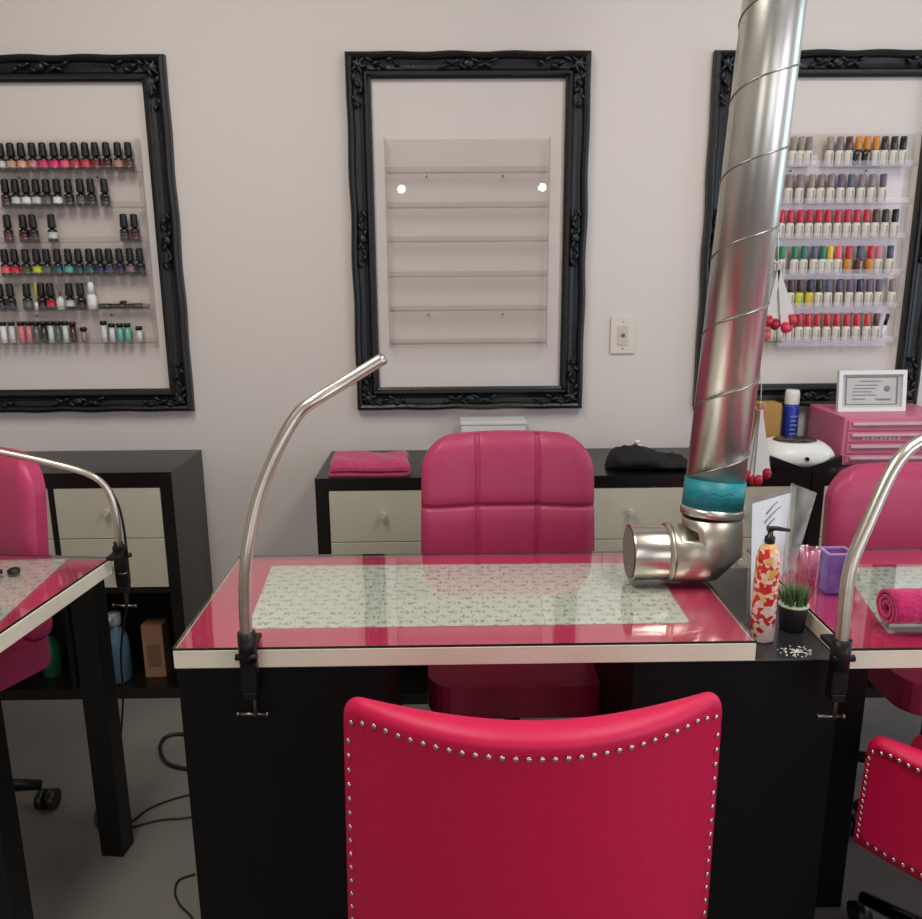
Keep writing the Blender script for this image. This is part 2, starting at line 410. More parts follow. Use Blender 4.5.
ORD = ['rightmost', 'second from right', 'third from right', 'fourth from right', 'fifth from right', 'sixth from right', 'seventh from right', 'eighth from right', 'ninth from right', 'tenth from right', 'eleventh from right', 'twelfth from right', 'thirteenth from right', 'fourteenth from right', 'fifteenth from right', 'sixteenth from right']
ROW = ['top shelf', 'second shelf', 'third shelf', 'fourth shelf', 'fifth shelf', 'bottom shelf']
POL = {}
CN = {'grey white': (205, 200, 195), 'tan': (196, 160, 120), 'peach': (222, 165, 140), 'dusty pink': (205, 120, 130), 'hot pink': (214, 50, 110), 'bright pink': (220, 50, 120),
      'coral pink': (232, 90, 110), 'rose': (188, 56, 76), 'coral red': (205, 62, 66), 'dark red': (120, 26, 34), 'maroon': (76, 24, 30), 'beige': (170, 130, 110), 'brown': (92, 54, 46),
      'plum': (70, 40, 56), 'silver': (196, 202, 198), 'white': (226, 228, 226), 'charcoal': (46, 44, 46), 'grey green': (84, 98, 88), 'olive': (78, 78, 48), 'lime yellow': (196, 204, 48),
      'red': (200, 34, 52), 'teal': (30, 92, 100), 'mint': (90, 170, 156), 'dark teal': (20, 70, 72), 'navy': (36, 40, 80), 'slate': (70, 70, 96), 'mauve': (132, 104, 122), 'black': (24, 22, 24),
      'grey mauve': (136, 118, 122), 'pale taupe': (150, 140, 124), 'golden orange': (204, 130, 30), 'green': (36, 130, 80), 'yellow': (222, 190, 40), 'cherry red': (196, 36, 66), 'blue grey': (84, 92, 116), 'violet grey': (98, 84, 112),
      'teal green': (40, 120, 100), 'lilac': (150, 120, 156)}
def pol(c, gl=.15):
    return mat('polish_'+c.replace(' ', '_'), CN[c], gl, var=.04, coat=.3)
BODY_DARK = mat('dark_bottle_glass', (34, 28, 30), .12, var=.1, coat=.4)
def black_bottle(c, spread=True):
    key = ('b', c)
    if key in POL: return POL[key]
    t = thing('nail_polish_bottle', 'x', 'nail polish')
    b = lathe(new(), [(.0135, 0), (.0155, .002), (.0155, .010), (.0150, .011), (.0150, .030), (.0155, .031), (.0150, .036), (.0085, .041), (.0075, .044)], 12)
    for f in b.faces:
        zc = f.calc_center_median().z
        f.material_index = 1 if .011 < zc < .0305 else 0
    part('glass_bottle', b, [BODY_DARK, pol(c)], t)
    part('cap', lathe(new(), [(.0118, .0445), (.0124, .047), (.0112, .080), (.0102, .085), (.006, .087)], 12), BLACKP, t)
    POL[key] = t; return t
LBL = mat('white_bottle', (214, 208, 196), .35, var=.05, scale=40)
def white_bottle(c, body='white'):
    key = ('w', c, body)
    if key in POL: return POL[key]
    t = thing('nail_polish_bottle', 'x', 'nail polish')
    b = lathe(new(), [(.0125, 0), (.0140, .002), (.0140, .040), (.0120, .046), (.0080, .049)], 12)
    lb = mat('bottle_print', (150, 146, 136), .5)
    for f in b.faces:
        p = f.calc_center_median()
        if .004 < p.z < .04 and p.y < -.010 and p.x > 0: f.material_index = 1
    part('bottle', b, [LBL if body == 'white' else pol(body), lb], t)
    part('cap', lathe(new(), [(.0098, .0495), (.0105, .052), (.0104, .086), (.0095, .090), (.004, .091)], 12), pol(c, .3), t)
    POL[key] = t; return t
USED = set()
def put(proto, px, py, z, label, group, rz=0):
    loc = PY(px, py, YS); loc.z = z+.0008
    if proto.name in USED: return dup(proto, loc, rz, label, group)
    USED.add(proto.name); proto.location = loc; proto['label'] = label; proto['group'] = group
    return proto
LG = 'black-capped polish bottles in the left rack'; RG = 'white polish bottles in the right rack'
L1 = ['grey white', 'tan', 'peach', 'dusty pink', 'hot pink', 'bright pink', 'coral pink', 'rose', 'coral red', 'dark red', 'maroon', 'beige', 'brown']
x1s = [1.2, 11.5, 22, 33, 43.6, 54.6, 65, 75.4, 86, 96, 107, 118.5, 129]
L2 = ['plum', 'silver', 'white', 'silver', 'grey green', 'white', 'charcoal', 'grey green', 'charcoal', 'black']
x2s = [6, 16, 26.4, 36.8, 47, 57.6, 69, 81, 91.6, 105]
L3 = ['brown', 'maroon', 'charcoal', 'silver', 'plum', 'maroon']
x3s = [8.3, 24, 33.8, 52.5, 124.5, 135]
L4 = ['coral pink', 'red', 'olive', 'lime yellow', 'grey green', 'teal', 'mint', 'dark teal', 'teal', 'navy', 'slate', 'navy', 'mauve', 'black']
x4s = [5.5, 15.3, 26.4, 37.3, 47.2, 58, 69, 79, 90, 100, 109.5, 120, 130.5, 140.5]
L5 = ['charcoal', 'charcoal', 'grey green', 'black', 'red', 'silver', 'black']
x5s = [.5, 11, 27.5, 42, 51, 70, 81]
for row, (cs_, xs) in enumerate(((L1, x1s), (L2, x2s), (L3, x3s), (L4, x4s), (L5, x5s))):
    n = len(xs)
    for i, (c, x) in enumerate(zip(cs_, xs)):
        put(black_bottle(c), x, ls[row] and (160, 196, 232, 265, 299)[row], ls[row], 'black-capped %s polish bottle, %s, %s, left rack' % (c, ORD[n-1-i], ROW[row]), LG)
# fifth shelf extras: open yellow brush bottle, white pump bottle, lying pens
def at_shelf(px, py, z): p = PY(px, py, YS); p.z = z+.0008; return p
p = at_shelf(60.5, 299, ls[4])
t = thing('cuticle_oil_bottle', 'small clear bottle with a grey twig-like cap on the fifth shelf, left rack', 'bottle', p)
part('bottle', lathe(new(), [(.013, 0), (.014, .002), (.014, .036), (.006, .042), (.005, .044)], 12, p), pol('silver'), t)
b = new(); tube(b, [p+Vector((0, 0, .0445)), p+Vector((-.008, 0, .08))], .0035, 8); tube(b, [p+Vector((.001, 0, .0445)), p+Vector((.009, 0, .08))], .0035, 8)
part('cap', b, mat('grey_cap', (120, 108, 108), .5), t)
p = at_shelf(37, 299, ls[4])
t = thing('nail_brush', 'thin yellow brush standing in a tiny clear pot on the fifth shelf', 'brush', p)
part('pot', lathe(new(), [(.009, 0), (.010, .002), (.010, .024), (.004, .026)], 10, p), pol('white'), t)
part('brush_handle', tube(new(), [p+Vector((0, 0, .026)), p+Vector((0, 0, .090))], .0028, 8), pol('lime yellow'), t)
p = at_shelf(92, 299, ls[4])
t = thing('pump_bottle', 'tall white round-capped bottle on the fifth shelf, left rack', 'bottle', p)
part('bottle', lathe(new(), [(.014, 0), (.0155, .003), (.0155, .042), (.011, .050)], 12, p), WHITE, t)
part('cap', lathe(new(), [(.0105, .0505), (.0105, .076), (.008, .088), (.003, .090)], 12, p), WHITE, t)
for k, (xa, xb, dz, c, lb) in enumerate(((99, 117, .010, 'black', 'black polish pen lying at the left of the two on the fifth shelf'), (130, 149, .010, 'charcoal', 'charcoal polish pen lying at the right end of the fifth shelf'), (117.5, 129, .010, 'maroon', 'short dark jar lying between two pens on the fifth shelf'))):
    a = at_shelf(xa, 300, ls[4]); c2 = at_shelf(xb, 300, ls[4]); a.z += dz; c2.z += dz; a.y += .0; mid = (a+c2)/2
    t = thing('polish_pen' if k < 2 else 'small_jar', lb, 'pen' if k < 2 else 'jar', (mid.x, mid.y, ls[4]+.0008))
    part('barrel', tube(new(), [a, a.lerp(c2, .62)], .0098, 10), pol(c), t)
    part('cap', tube(new(), [a.lerp(c2, .63), c2], .0085, 10), BLACKP if k != 1 else pol('grey mauve'), t)
    if k == 2: part('knob', lathe(new(), [(.012, .0), (.012, .006), (.004, .008)], 10, mid+Vector((0, 0, .0105))), BLACKP, t)
# bottom shelf: slim glitter vials
def vial(c, h):
    key = ('v', c, h)
    if key in POL: return POL[key]
    t = thing('glitter_vial', 'x', 'vial')
    part('tube', lathe(new(), [(.0085, 0), (.0095, .002), (.0095, h), ], 10), pol(c, .1), t)
    part('cap', lathe(new(), [(.0115, h+.0005), (.0115, h+.011), (.009, h+.013)], 10), BLACKP, t)
    POL[key] = t; return t
V = [(4, 'white', .058), (12.5, 'silver', .058), (22, 'dusty pink', .058), (29.5, 'dusty pink', .058), (37, 'grey green', .058), (44.5, 'charcoal', .058), (51.5, 'silver', .058), (58.5, 'grey green', .058), (66, 'silver', .058), (73.5, 'maroon', .056),
     (84, 'grey mauve', .038), (104.5, 'silver', .058), (112.5, 'silver', .050), (120.5, 'mint', .050), (128, 'mint', .050), (139.5, 'silver', .040)]
for i, (x, c, h) in enumerate(V):
    put(vial(c, h), x, 335, ls[5], '%s black-lidded %s vial, %s, bottom shelf, left rack' % ('short' if h < .045 else 'slim', c, ORD[15-i]), 'glitter vials on the bottom shelf of the left rack')
# right rack
R1 = [(792.5, 'pale taupe'), (800.5, 'pale taupe'), (808, 'grey mauve'), (829, 'pale taupe'), (839, 'grey mauve'), (848, 'brown'), (857.5, 'golden orange'), (866, 'golden orange'), (875, 'golden orange'), (883.5, 'charcoal'), (893, 'charcoal'), (902, 'black')]
R2 = [(788, 'grey mauve'), (799, 'grey mauve'), (811, 'pale taupe'), (820, 'grey mauve'), (830, 'grey mauve'), (840, 'violet grey'), (850, 'blue grey'), (860.5, 'grey mauve'), (871, 'grey mauve'), (882, 'violet grey')]
R3 = [(771, 'cherry red'), (780.5, 'cherry red'), (789.5, 'cherry red'), (799.5, 'cherry red'), (808.5, 'cherry red'), (818, 'cherry red'), (827, 'cherry red'), (837, 'cherry red'), (846.5, 'cherry red'), (856, 'cherry red'), (865.5, 'cherry red'), (874.5, 'brown'), (884, 'charcoal'), (894, 'black')]
R4 = [(772, 'green'), (781, 'green'), (794, 'green'), (803, 'teal green'), (813.5, 'blue grey'), (822, 'teal green'), (829, 'yellow'), (837.5, 'coral pink'), (847.5, 'cherry red'), (858.5, 'slate'), (869.5, 'red'), (877.5, 'dusty pink'), (889, 'slate')]
R5 = [(790, 'plum'), (799, 'plum'), (809, 'navy'), (818, 'charcoal'), (827.5, 'blue grey'), (838, 'slate'), (848.5, 'violet grey'), (858.5, 'navy'), (868, 'violet grey'), (877.5, 'violet grey'), (891, 'grey mauve')]
R6 = [(772, 'cherry red'), (781, 'cherry red'), (789.5, 'coral red'), (798.5, 'cherry red'), (807, 'red'), (816, 'cherry red'), (826, 'red'), (835.5, 'red'), (845.5, 'cherry red'), (855.5, 'red'), (866, 'coral red'), (875, 'brown')]
bodies = {(3, 8): 'golden orange', (3, 9): 'brown', (3, 10): 'golden orange', (3, 6): 'white', (4, 1): 'lime yellow', (4, 2): 'yellow', (0, 6): 'charcoal', (0, 7): 'charcoal'}
for row, R in enumerate((R1, R2, R3, R4, R5, R6)):
    n = len(R)
    for i, (x, c) in enumerate(R):
        bd = bodies.get((row, i), 'white')
        put(white_bottle(c, bd), x, (156, 193, 228, 264, 298, 332)[row], rs[row], '%s polish bottle with %s cap, %s, %s, right rack' % (bd, c, ORD[n-1-i], ROW[row]), RG)
p = at_shelf(883.5, 332, rs[5])
t = thing('nail_file', 'black stick leaning at the right end of the bottom shelf, right rack', 'nail tool', p)
part('handle', tube(new(), [p+Vector((-.006, 0, .005)), p+Vector((.002, 0, .050))], .005, 8), WHITE, t)
part('tip', tube(new(), [p+Vector((.0022, 0, .051)), p+Vector((.010, 0, .088))], .006, 8), BLACKP, t)

# ------------------------------------------------------------------ light switch plate
a = PY(611, 317, WY); c2 = PY(634, 353, WY); q = Vector(((a.x+c2.x)/2, WY, c2.z))
t = thing('wall_outlet', 'ivory rectangular wall plate between the middle frame and the duct', 'wall outlet', q)
b = new(); roundrect_prism(b, a.x, c2.x, c2.z, a.z, WY-.007, WY-.0015, .004); part('cover_plate', b, OUTLET, t)
zc = (a.z+c2.z)/2; xc = q.x
b = new(); roundrect_prism(b, xc-.017, xc+.017, zc-.033, zc+.033, WY-.0095, WY-.0072, .003); part('insert', b, mat('outlet_insert', (200, 190, 180), .4), t)
b = new(); tube(b, [(xc, WY-.012, zc), (xc, WY-.0097, zc)], .007, 10); part('socket_hole', b, mat('socket_grey', (112, 104, 100), .5), t)
for dz in (-.045, .045): part('screw', tube(new(), [(xc, WY-.0085, zc+dz), (xc, WY-.0072, zc+dz)], .003, 8), mat('screw_grey', (150, 145, 138), .4, .6), t)

# ------------------------------------------------------------------ storage cabinets (cube units along the wall)
CY0, CY1 = 2.432, WY-.004
def cabinet(x0, cols, label, CY0=CY0, ztop=.77, bt_=.038):
    Wd = .08 + cols*.335 + (cols-1)*.016; x1 = x0+Wd
    t = thing('storage_cabinet', label, 'cabinet', ((x0+x1)/2, (CY0+CY1)/2, 0), 'black-brown cube cabinets along the wall')
    part('top_board', bx(new(), x0, x1, CY0, CY1, ztop-bt_, ztop), BROWNBLK, t)
    part('bottom_board', bx(new(), x0, x1, CY0, CY1, 0, .038), BROWNBLK, t)
    for x in (x0, x1-.038): part('side_board', bx(new(), x, x+.038, CY0, CY1, .0385, ztop-bt_-.0005), BROWNBLK, t)
    part('added_dark_back', bx(new(), x0+.039, x1-.039, CY1-.012, CY1, .039, ztop-bt_-.001), BROWNBLK, t)  # added black sheet, stands in for the shade inside the backless cells
    part('middle_shelf', bx(new(), x0+.0385, x1-.0385, CY0, CY1-.013, .377, .393), BROWNBLK, t)
    for k in range(1, cols):
        x = x0+.04+k*.351-.016
        part('divider', bx(new(), x, x+.016, CY0, CY1-.013, .3935, ztop-bt_-.0005), BROWNBLK, t)
        part('divider', bx(new(), x, x+.016, CY0, CY1-.013, .0385, .3765), BROWNBLK, t)
    if True:
        for k in range(cols):
            xa = x0+.041+k*.351; xb = xa+.333
            for z0, z1 in ((.396, .561), (.5635, .729)):
                b = bx(new(), xa, xb, CY0+.002, CY0+.020, z0, z1, bev=.0015)
                bx(b, xa+.01, xb-.01, CY0+.020, CY1-.03, z0+.005, z1-.02)
                d = part('drawer', b, CREAM, t, 'cream drawer')
                xm, zm = (xa+xb)/2, (z0+z1)/2+.01
                part('knob', tube(new(), [(xm, CY0+.0018, zm), (xm, CY0-.010, zm), (xm, CY0-.012, zm), (xm, CY0-.022, zm)], [.005, .005, .011, .010], 12), mat('cream_knob', (206, 200, 184), .3, .1), d)
    return t, x0, x1
cabinet(-.873-.766, 2, 'black-brown cube cabinet with cream drawers behind the left desk', 2.495, .780, .048)
cabinet(-.415, 2, 'black-brown cabinet with cream drawers and a pink towel on top, behind the middle desk')
cabinet(-.415+.768, 2, 'black-brown cabinet with cream drawers carrying the black bag and the nail lamp')
cabinet(1.123, 2, 'black-brown cabinet mostly hidden behind the right pink chair')

# things on the shelf floor of the left cabinet
zb = .0385
def shelf_at(px, y, Y=2.56): p = PY(px, y, Y); p.z = zb+.0005; return p
p = shelf_at(122, 690)
t = thing('spray_bottle', 'blue-grey bottle in the open cell of the left cabinet', 'bottle', p)
part('bottle', lathe(new(), [(.036, 0), (.040, .005), (.040, .13), (.036, .16), (.018, .19), (.016, .20)], 18, p), mat('dusty_blue_plastic', (74, 104, 122), .3), t)
b = lathe(new(), [(.02, .2005), (.022, .205), (.022, .24), (.015, .245)], 14, p); tube(b, [p+Vector((0, 0, .232)), p+Vector((0, -.05, .232))], .008, 8); part('nozzle', b, mat('grey_nozzle', (150, 160, 165), .4), t)
p = shelf_at(160, 680, 2.60)
t = thing('cardboard_box', 'tall brown box beside the blue-grey bottle in the left cabinet', 'box', p)
part('carton', bx(new(), p.x-.035, p.x+.035, p.y-.03, p.y+.03, p.z, p.z+.19), mat('kraft_card', (150, 112, 84), .8), t)
part('label_panel', bx(new(), p.x-.022, p.x+.022, p.y-.0315, p.y-.0302, p.z+.04, p.z+.12), mat('carton_label', (120, 84, 64), .8), t)
p = shelf_at(56, 690, 2.60)
t = thing('green_bottle', 'dark green bottle in the left cabinet, left of the table leg', 'bottle', p)
part('bottle', lathe(new(), [(.03, 0), (.033, .004), (.033, .11), (.014, .14), (.013, .15)], 16, p), mat('green_plastic', (30, 92, 62), .3), t)
part('cap', lathe(new(), [(.016, .1505), (.016, .178), (.012, .18)], 14, p), BLACKP, t)

# ------------------------------------------------------------------ desks
TZ = .745     # underside of the glass
def desk(x0, x1, y0, y1, label, legs, panel=None):
    t = thing('manicure_desk', label, 'desk', ((x0+x1)/2, (y0+y1)/2, 0), 'white-edged pink manicure desks')
    if panel: part('side_panel', bx(new(), panel[0], panel[1], panel[2], panel[3], 0, TZ-.0345, bev=.002), PEDBLK, t)
    part('tabletop', bx(new(), x0, x1, y0, y1, TZ-.034, TZ-.0012, bev=.001), EDGEW, t)
    part('pink_sheet', bx(new(), x0+.004, x1-.004, y0+.004, y1-.004, TZ-.0011, TZ-.0004), PINKSH, t)
    for (lx, ly) in legs:
        b = bx(new(), lx-.028, lx+.028, ly-.028, ly+.028, 0.0, TZ-.0345, bev=.002)
        part('leg', b, BLACKM, t)
    return t
def glass_sheet(x0, x1, y0, y1, label):
    b = bx(new(), x0, x1, y0, y1, TZ+.0006, TZ+.0056)
    for f in b.faces:
        if abs(f.normal.z) < .5: f.material_index = 1
    b.normal_update()
    for f in b.faces:
        f.material_index = 0 if abs(f.normal.z) > .5 else 1
    return single('glass_sheet', b, [GLASS, GLEDGE], label, 'glass sheet', ((x0+x1)/2, (y0+y1)/2, TZ+.0006), 'glass sheets covering the desks')
DX0, DX1, DY0, DY1 = -.491, .542, 1.330, 1.804
desk(DX0, DX1, DY0, DY1, 'middle white-edged manicure desk with pink top, on two black pedestals', [])
glass_sheet(DX0, DX1, DY0-.001, DY1, 'clear glass sheet covering the middle desk, metal vent standing on it')
LX1 = -.788
desk(LX1-1.0, LX1, 1.330, 1.804, 'left white-edged manicure desk with black square legs, cut by the left edge', [(LX1-.04, 1.37), (LX1-.04, 1.76), (LX1-.96, 1.37), (LX1-.96, 1.76)])
glass_sheet(LX1-1.0, LX1, 1.329, 1.804, 'clear glass sheet covering the left desk')
def spin(objs, pivot, ang):
    M = Matrix.Rotation(ang, 3, 'Z'); pv = Vector(pivot)
    for o in objs: o.location = pv + M @ (o.location-pv); o.rotation_euler.z += ang
pA = PZ(112, 556, .75); pB = PZ(0, 631.5, .75)
LANG = math.atan2(pA.x-pB.x, pA.y-pB.y); LPIV = Vector((LX1, 1.804, 0))
print('left desk turned', math.degrees(LANG), tuple(pA))
spin([o for o in COL.objects if o.parent is None and o.type != 'CAMERA' and o.get('label', '').endswith(('cut by the left edge', 'covering the left desk')) and ('desk' in o.name or 'glass' in o.name)], LPIV, -LANG)
RX0 = .694
desk(RX0, RX0+1.0, 1.295, 1.804, 'right white-edged manicure desk with pink top, cut by the right edge', [(RX0+.96, 1.335), (RX0+.96, 1.765)], panel=(.730, .865, 1.535, 1.575))
glass_sheet(RX0, RX0+1.0, 1.294, 1.804, 'clear glass sheet covering the right desk, pink towel lying on it')
def mat_sheet(pts, label):
    z = TZ-.0002; P = [PZ(x, y, z) for x, y in pts]
    c = sum(P, Vector())/4
    b = quad(new(), *P, thick=.0006)
    return single('printed_paper_mat', b, SCRIPT, label, 'paper mat', c, 'pale printed mats under the desk glass')
mat_sheet([(247, 629), (690, 623), (652, 563), (272, 566)], 'pale mat printed with rows of grey script under the middle desk glass')
mat_sheet([(-60, 640), (-20, 640), (68, 559), (-30, 561)], 'pale printed mat under the left desk glass')
mat_sheet([(888, 634), (1010, 632), (960, 566), (842, 568)], 'pale printed mat under the right desk glass, beneath the towel')

# black pedestals: closed cube units carrying the middle desk
def pedestal(x0, x1, label):
    t = thing('black_pedestal_cabinet', label, 'cabinet', ((x0+x1)/2, 1.56, 0), 'black pedestal cabinets under the middle desk')
    zt = TZ-.0345
    part('top_board', bx(new(), x0, x1, 1.334, 1.79, zt-.004, zt, bev=.0015), PEDTOP, t)
    part('front_rail', bx(new(), x0, x1, 1.334, 1.79, zt-.036, zt-.0043), PEDBLK, t)
    part('body', bx(new(), x0+.001, x1-.001, 1.335, 1.79, .03, zt-.0365, bev=.001), PEDBLK, t)
    part('plinth', bx(new(), x0+.01, x1-.01, 1.35, 1.78, 0, .0295), PEDBLK, t)
pedestal(-.489, -.118, 'black pedestal cabinet under the left half of the middle desk')
pedestal(.325, .703, 'black pedestal cabinet under the right end of the middle desk, its top holding the plant')
PT = TZ-.0345

# ------------------------------------------------------------------ clamp-on lamp arms
def arm(pts, clampx, ydesk, label, r, side=-1, right=False):
    """chrome arm on a black screw clamp that grips the desk edge; side=-1: clamp on the front edge"""
    base = Vector((clampx, ydesk, .711))
    t = thing('clamp_arm', label, 'lamp arm', base, 'chrome arms clamped to the desks')
    P = smoothpts(pts, 6)
    part('chrome_arm', tube(new(), P, r, 14), CHROME, t)
    if len(P) and not right:
        pass
    y = ydesk; s = side
    b = bx(new(), clampx-.014, clampx+.014, min(y+s*.003, y+s*.026), max(y+s*.003, y+s*.026), .676, .775, bev=.003)
    bx(b, clampx-.014, clampx+.014, min(y+s*.026, y-s*.035), max(y+s*.026, y-s*.035), .7525, .762, bev=.002)
    bx(b, clampx-.012, clampx+.012, min(y+s*.026, y-s*.002), max(y+s*.026, y-s*.002), .661, .676, bev=.002)
    tube(b, [P[0]-Vector((0, 0, .035)), P[0]+Vector((0, 0, .020))], r*1.45, 14)
    tube(b, [(clampx-.019, y+s*.027, .745), (clampx+.019, y+s*.027, .745)], .006, 10)
    k = part('clamp_body', b, BLACKM, t, 'black screw clamp')
    yy = y+s*.009
    b = tube(new(), [(clampx+.004, yy, .708), (clampx+.004, yy, .622)], .0042, 10)
    tube(b, [(clampx+.004, yy, .706), (clampx+.004, yy, .7105)], .011, 12)
    part('screw', b, mat('screw_steel', (140, 132, 124), .3, 1.), k)
    b = tube(new(), [(clampx-.026, yy-.004, .628), (clampx+.022, yy+.004, .622)], .0030, 8)
    tube(b, [(clampx-.028, yy-.004, .628), (clampx-.024, yy-.004, .628)], .0045, 8); tube(b, [(clampx+.020, yy+.004, .622), (clampx+.025, yy+.004, .622)], .0045, 8)
    part('screw_handle', b, mat('screw_steel', (140, 132, 124), .3, 1.), k)
    return t
def apts(L): return [PY(x, y, Y) for x, y, Y in L]
A = apts([(247, 643, 1.312), (245, 600, 1.315), (247, 555, 1.32), (258, 500, 1.34), (279, 446, 1.36), (298, 414, 1.38), (316, 400, 1.39), (345, 382, 1.42), (384, 358, 1.45)])
arm(A, A[0].x, DY0, 'chrome bent arm rising from the front left corner of the middle desk', .0108)
A = apts([(841, 650, 1.275), (845, 605, 1.285), (851, 565, 1.295), (867, 525, 1.31), (888, 478, 1.33), (903, 455, 1.34), (921, 441, 1.35), (985, 402, 1.37)])
arm(A, A[0].x+.002, 1.295, 'chrome bent arm at the front left corner of the right desk', .0112)
A = apts([(119, 550, 1.822), (116, 515, 1.82), (107, 489, 1.82), (88, 474, 1.81), (50, 463, 1.80), (0, 452, 1.79), (-70, 438, 1.77)])
t = arm(A, A[0].x+.004, 1.804, 'chrome arm arching left from the back corner of the left desk', .0074, side=1)
cb = smoothpts([PY(123, 538, 1.84), PY(121, 505, 1.85), PY(113, 484, 1.85), PY(124, 560, 1.86), PY(128, 600, 1.87), PY(122, 640, 1.9), PY(124, 700, 1.95), PY(118, 760, 1.95)], 5)
cb = smoothpts([PY(111, 490, 1.835), PY(120, 510, 1.845), PY(126, 545, 1.85), PY(128, 590, 1.87), PY(121, 650, 1.9), PY(123, 700, 1.95), PY(118, 770, 1.95)], 5)
part('power_cord', tube(new(), cb, .0028, 6), CABLE, t)

# ------------------------------------------------------------------ ventilation duct
a = PY(711.5, 512, 1.62); bt = PY(777, -20, 1.72); axis = (bt-a); top = a + axis*((CEIL-.002-a.z)/axis.z)
RDU = .0595
t = thing('ventilation_duct', 'shiny spiral metal duct with teal tape, coming down to the middle desk', 'air duct', (a.x, a.y, TZ+.0056))
rings = 2
part('duct_pipe', tube(new(), [a, top], RDU, 40), GALV, t)
ax = axis.normalized(); dU = ax.cross(Vector((0, 1, 0))).normalized(); dV = ax.cross(dU)
L = (top-a).length; pitch = .150; hel = []
n = int(L/pitch*28)
ph0 = -2.8
for k in range(n):
    s = L*k/n; th = 2*PI*s/pitch + ph0
    hel.append(a + ax*s + (dU*math.cos(th)+dV*math.sin(th))*(RDU+.0003))
part('spiral_seam', tube(new(), hel, .0021, 6), SEAM, t)
part('tape_band', tube(new(), [a+ax*.012, a+ax*.070], RDU+.0022, 40), TEAL, t, 'teal plastic tape with faint print')
b = new()
for k in range(4):
    z = .026+.009*k; pts = []
    for j in range(9):
        th = math.radians(215+j*7+6*k); pts.append(a+ax*(z+.003*math.sin(j*1.7+k))+(Vector((math.cos(th), 0, 0))+Vector((0, math.sin(th), 0)))*(RDU+.0028))
    tube(b, pts, .0007, 4)
part('tape_print', b, mat('dark_print', (12, 84, 104), .5), t)
part('joint_ring', tube(new(), [a+ax*-.006, a+ax*.004, a+ax*.0115], [RDU+.004, RDU+.005, RDU+.003], 40), GALV, t)
# gored elbow turning to the left
R2_ = .061; zc = TZ+.0058+R2_+.001
cxx = a.x+.002
lst = PY(663, 557, a.y).x; end = PY(631, 556, a.y).x
pts = [Vector((cxx, a.y, a.z-.004)), Vector((cxx+.001, a.y, a.z-.020)), Vector((cxx-.004, a.y, zc+.040)), Vector((cxx-.028, a.y, zc+.012)), Vector((cxx-.058, a.y, zc)), Vector((lst, a.y, zc))]
def gored(bm, pts, r, seg=40):
    # mitred elbow: each ring lies in the plane bisecting its two pipe pieces
    pts = [Vector(p) for p in pts]; rg = []
    for i, p in enumerate(pts):
        d1 = (p-pts[i-1]).normalized() if i else (pts[1]-p).normalized()
        d2 = (pts[i+1]-p).normalized() if i < len(pts)-1 else d1
        tdir = (d1+d2).normalized(); yv = Vector((0, 1, 0)); nv = yv.cross(tdir).normalized()
        k = 1/max(.6, tdir.dot(d2))
        rg.append([bm.verts.new(p + yv*math.cos(2*PI*j/seg)*r + nv*math.sin(2*PI*j/seg)*r*k) for j in range(seg)])
    for A_, B_ in zip(rg, rg[1:]):
        for j in range(seg):
            f = bm.faces.new((A_[j], A_[(j+1) % seg], B_[(j+1) % seg], B_[j])); f.smooth = True
    bm.faces.new(rg[0]); bm.faces.new(rg[-1]); return bm
ELB = mat('dull_zinc', (202, 197, 184), .36, 1., var=.06, scale=9)
pts = [Vector((cxx, a.y, a.z-.004)), Vector((cxx+.004, a.y, zc+.020)), Vector((cxx-.016, a.y, zc)), Vector((lst+.002, a.y, zc))]
part('elbow', gored(new(), pts, R2_), ELB, t, 'dull zinc elbow')
b = tube(new(), [(lst+.004, a.y, zc), (lst, a.y, zc), (end, a.y, zc), (end-.004, a.y, zc)], [R2_-.004, R2_-.004, R2_-.003, R2_-.001], 40)
c_o = part('inlet_collar', b, mat('satin_steel_collar', (205, 198, 186), .25, 1.), t)
b = tube(new(), [(end-.0045, a.y, zc), (end-.0065, a.y, zc)], R2_-.007, 36)
part('inlet_screen', b, mat('grey_filter', (118, 110, 104), .8, var=.2, scale=160, bump=.4), c_o)
b = tube(new(), [(lst+.006, a.y, zc), (lst+.012, a.y, zc)], R2_+.0016, 40); part('joint_ring', b, ELB, t)

# ------------------------------------------------------------------ things on the pedestal top, right of the middle desk
# folding sign: two clear leaves with a white sheet
def leaf_panel(bl, br, tl, tr, t, name, mat_, thick=.0022, inset=0.):
    c = (bl+br+tl+tr)/4
    P = [p + (c-p)*inset for p in (bl, br, tr, tl)]
    return part(name, quad(new(), *P, thick=thick), mat_, t)
zt = PT+.0008
bl = PZ(746, 622, zt); br = PZ(785, 584, zt)
tl = PY(748, 499, bl.y+.018); tr = PY(791.5, 487, br.y+.018)
t = thing('table_tent_sign', 'clear folding sign with white sheet beside the duct on the pedestal', 'sign', (bl.x, bl.y, zt))
leaf_panel(bl, br, tl, tr, t, 'front_leaf', clear('sign_acrylic', (.96, .98, 1), 1.2, diff=.05, dcol=(.8, .85, .88)))
nrm = (br-bl).cross(tl-bl).normalized(); sgn = -1 if nrm.y > 0 else 1
off = nrm*(.004 if nrm.y < 0 else -.0045)
b = quad(new(), *[p+(((bl+br+tl+tr)/4)-p)*.09+off for p in (bl, br, tr, tl)], thick=.0008)
sh = part('white_sheet', b, mat('sign_sheet', (222, 226, 228), .7), t)
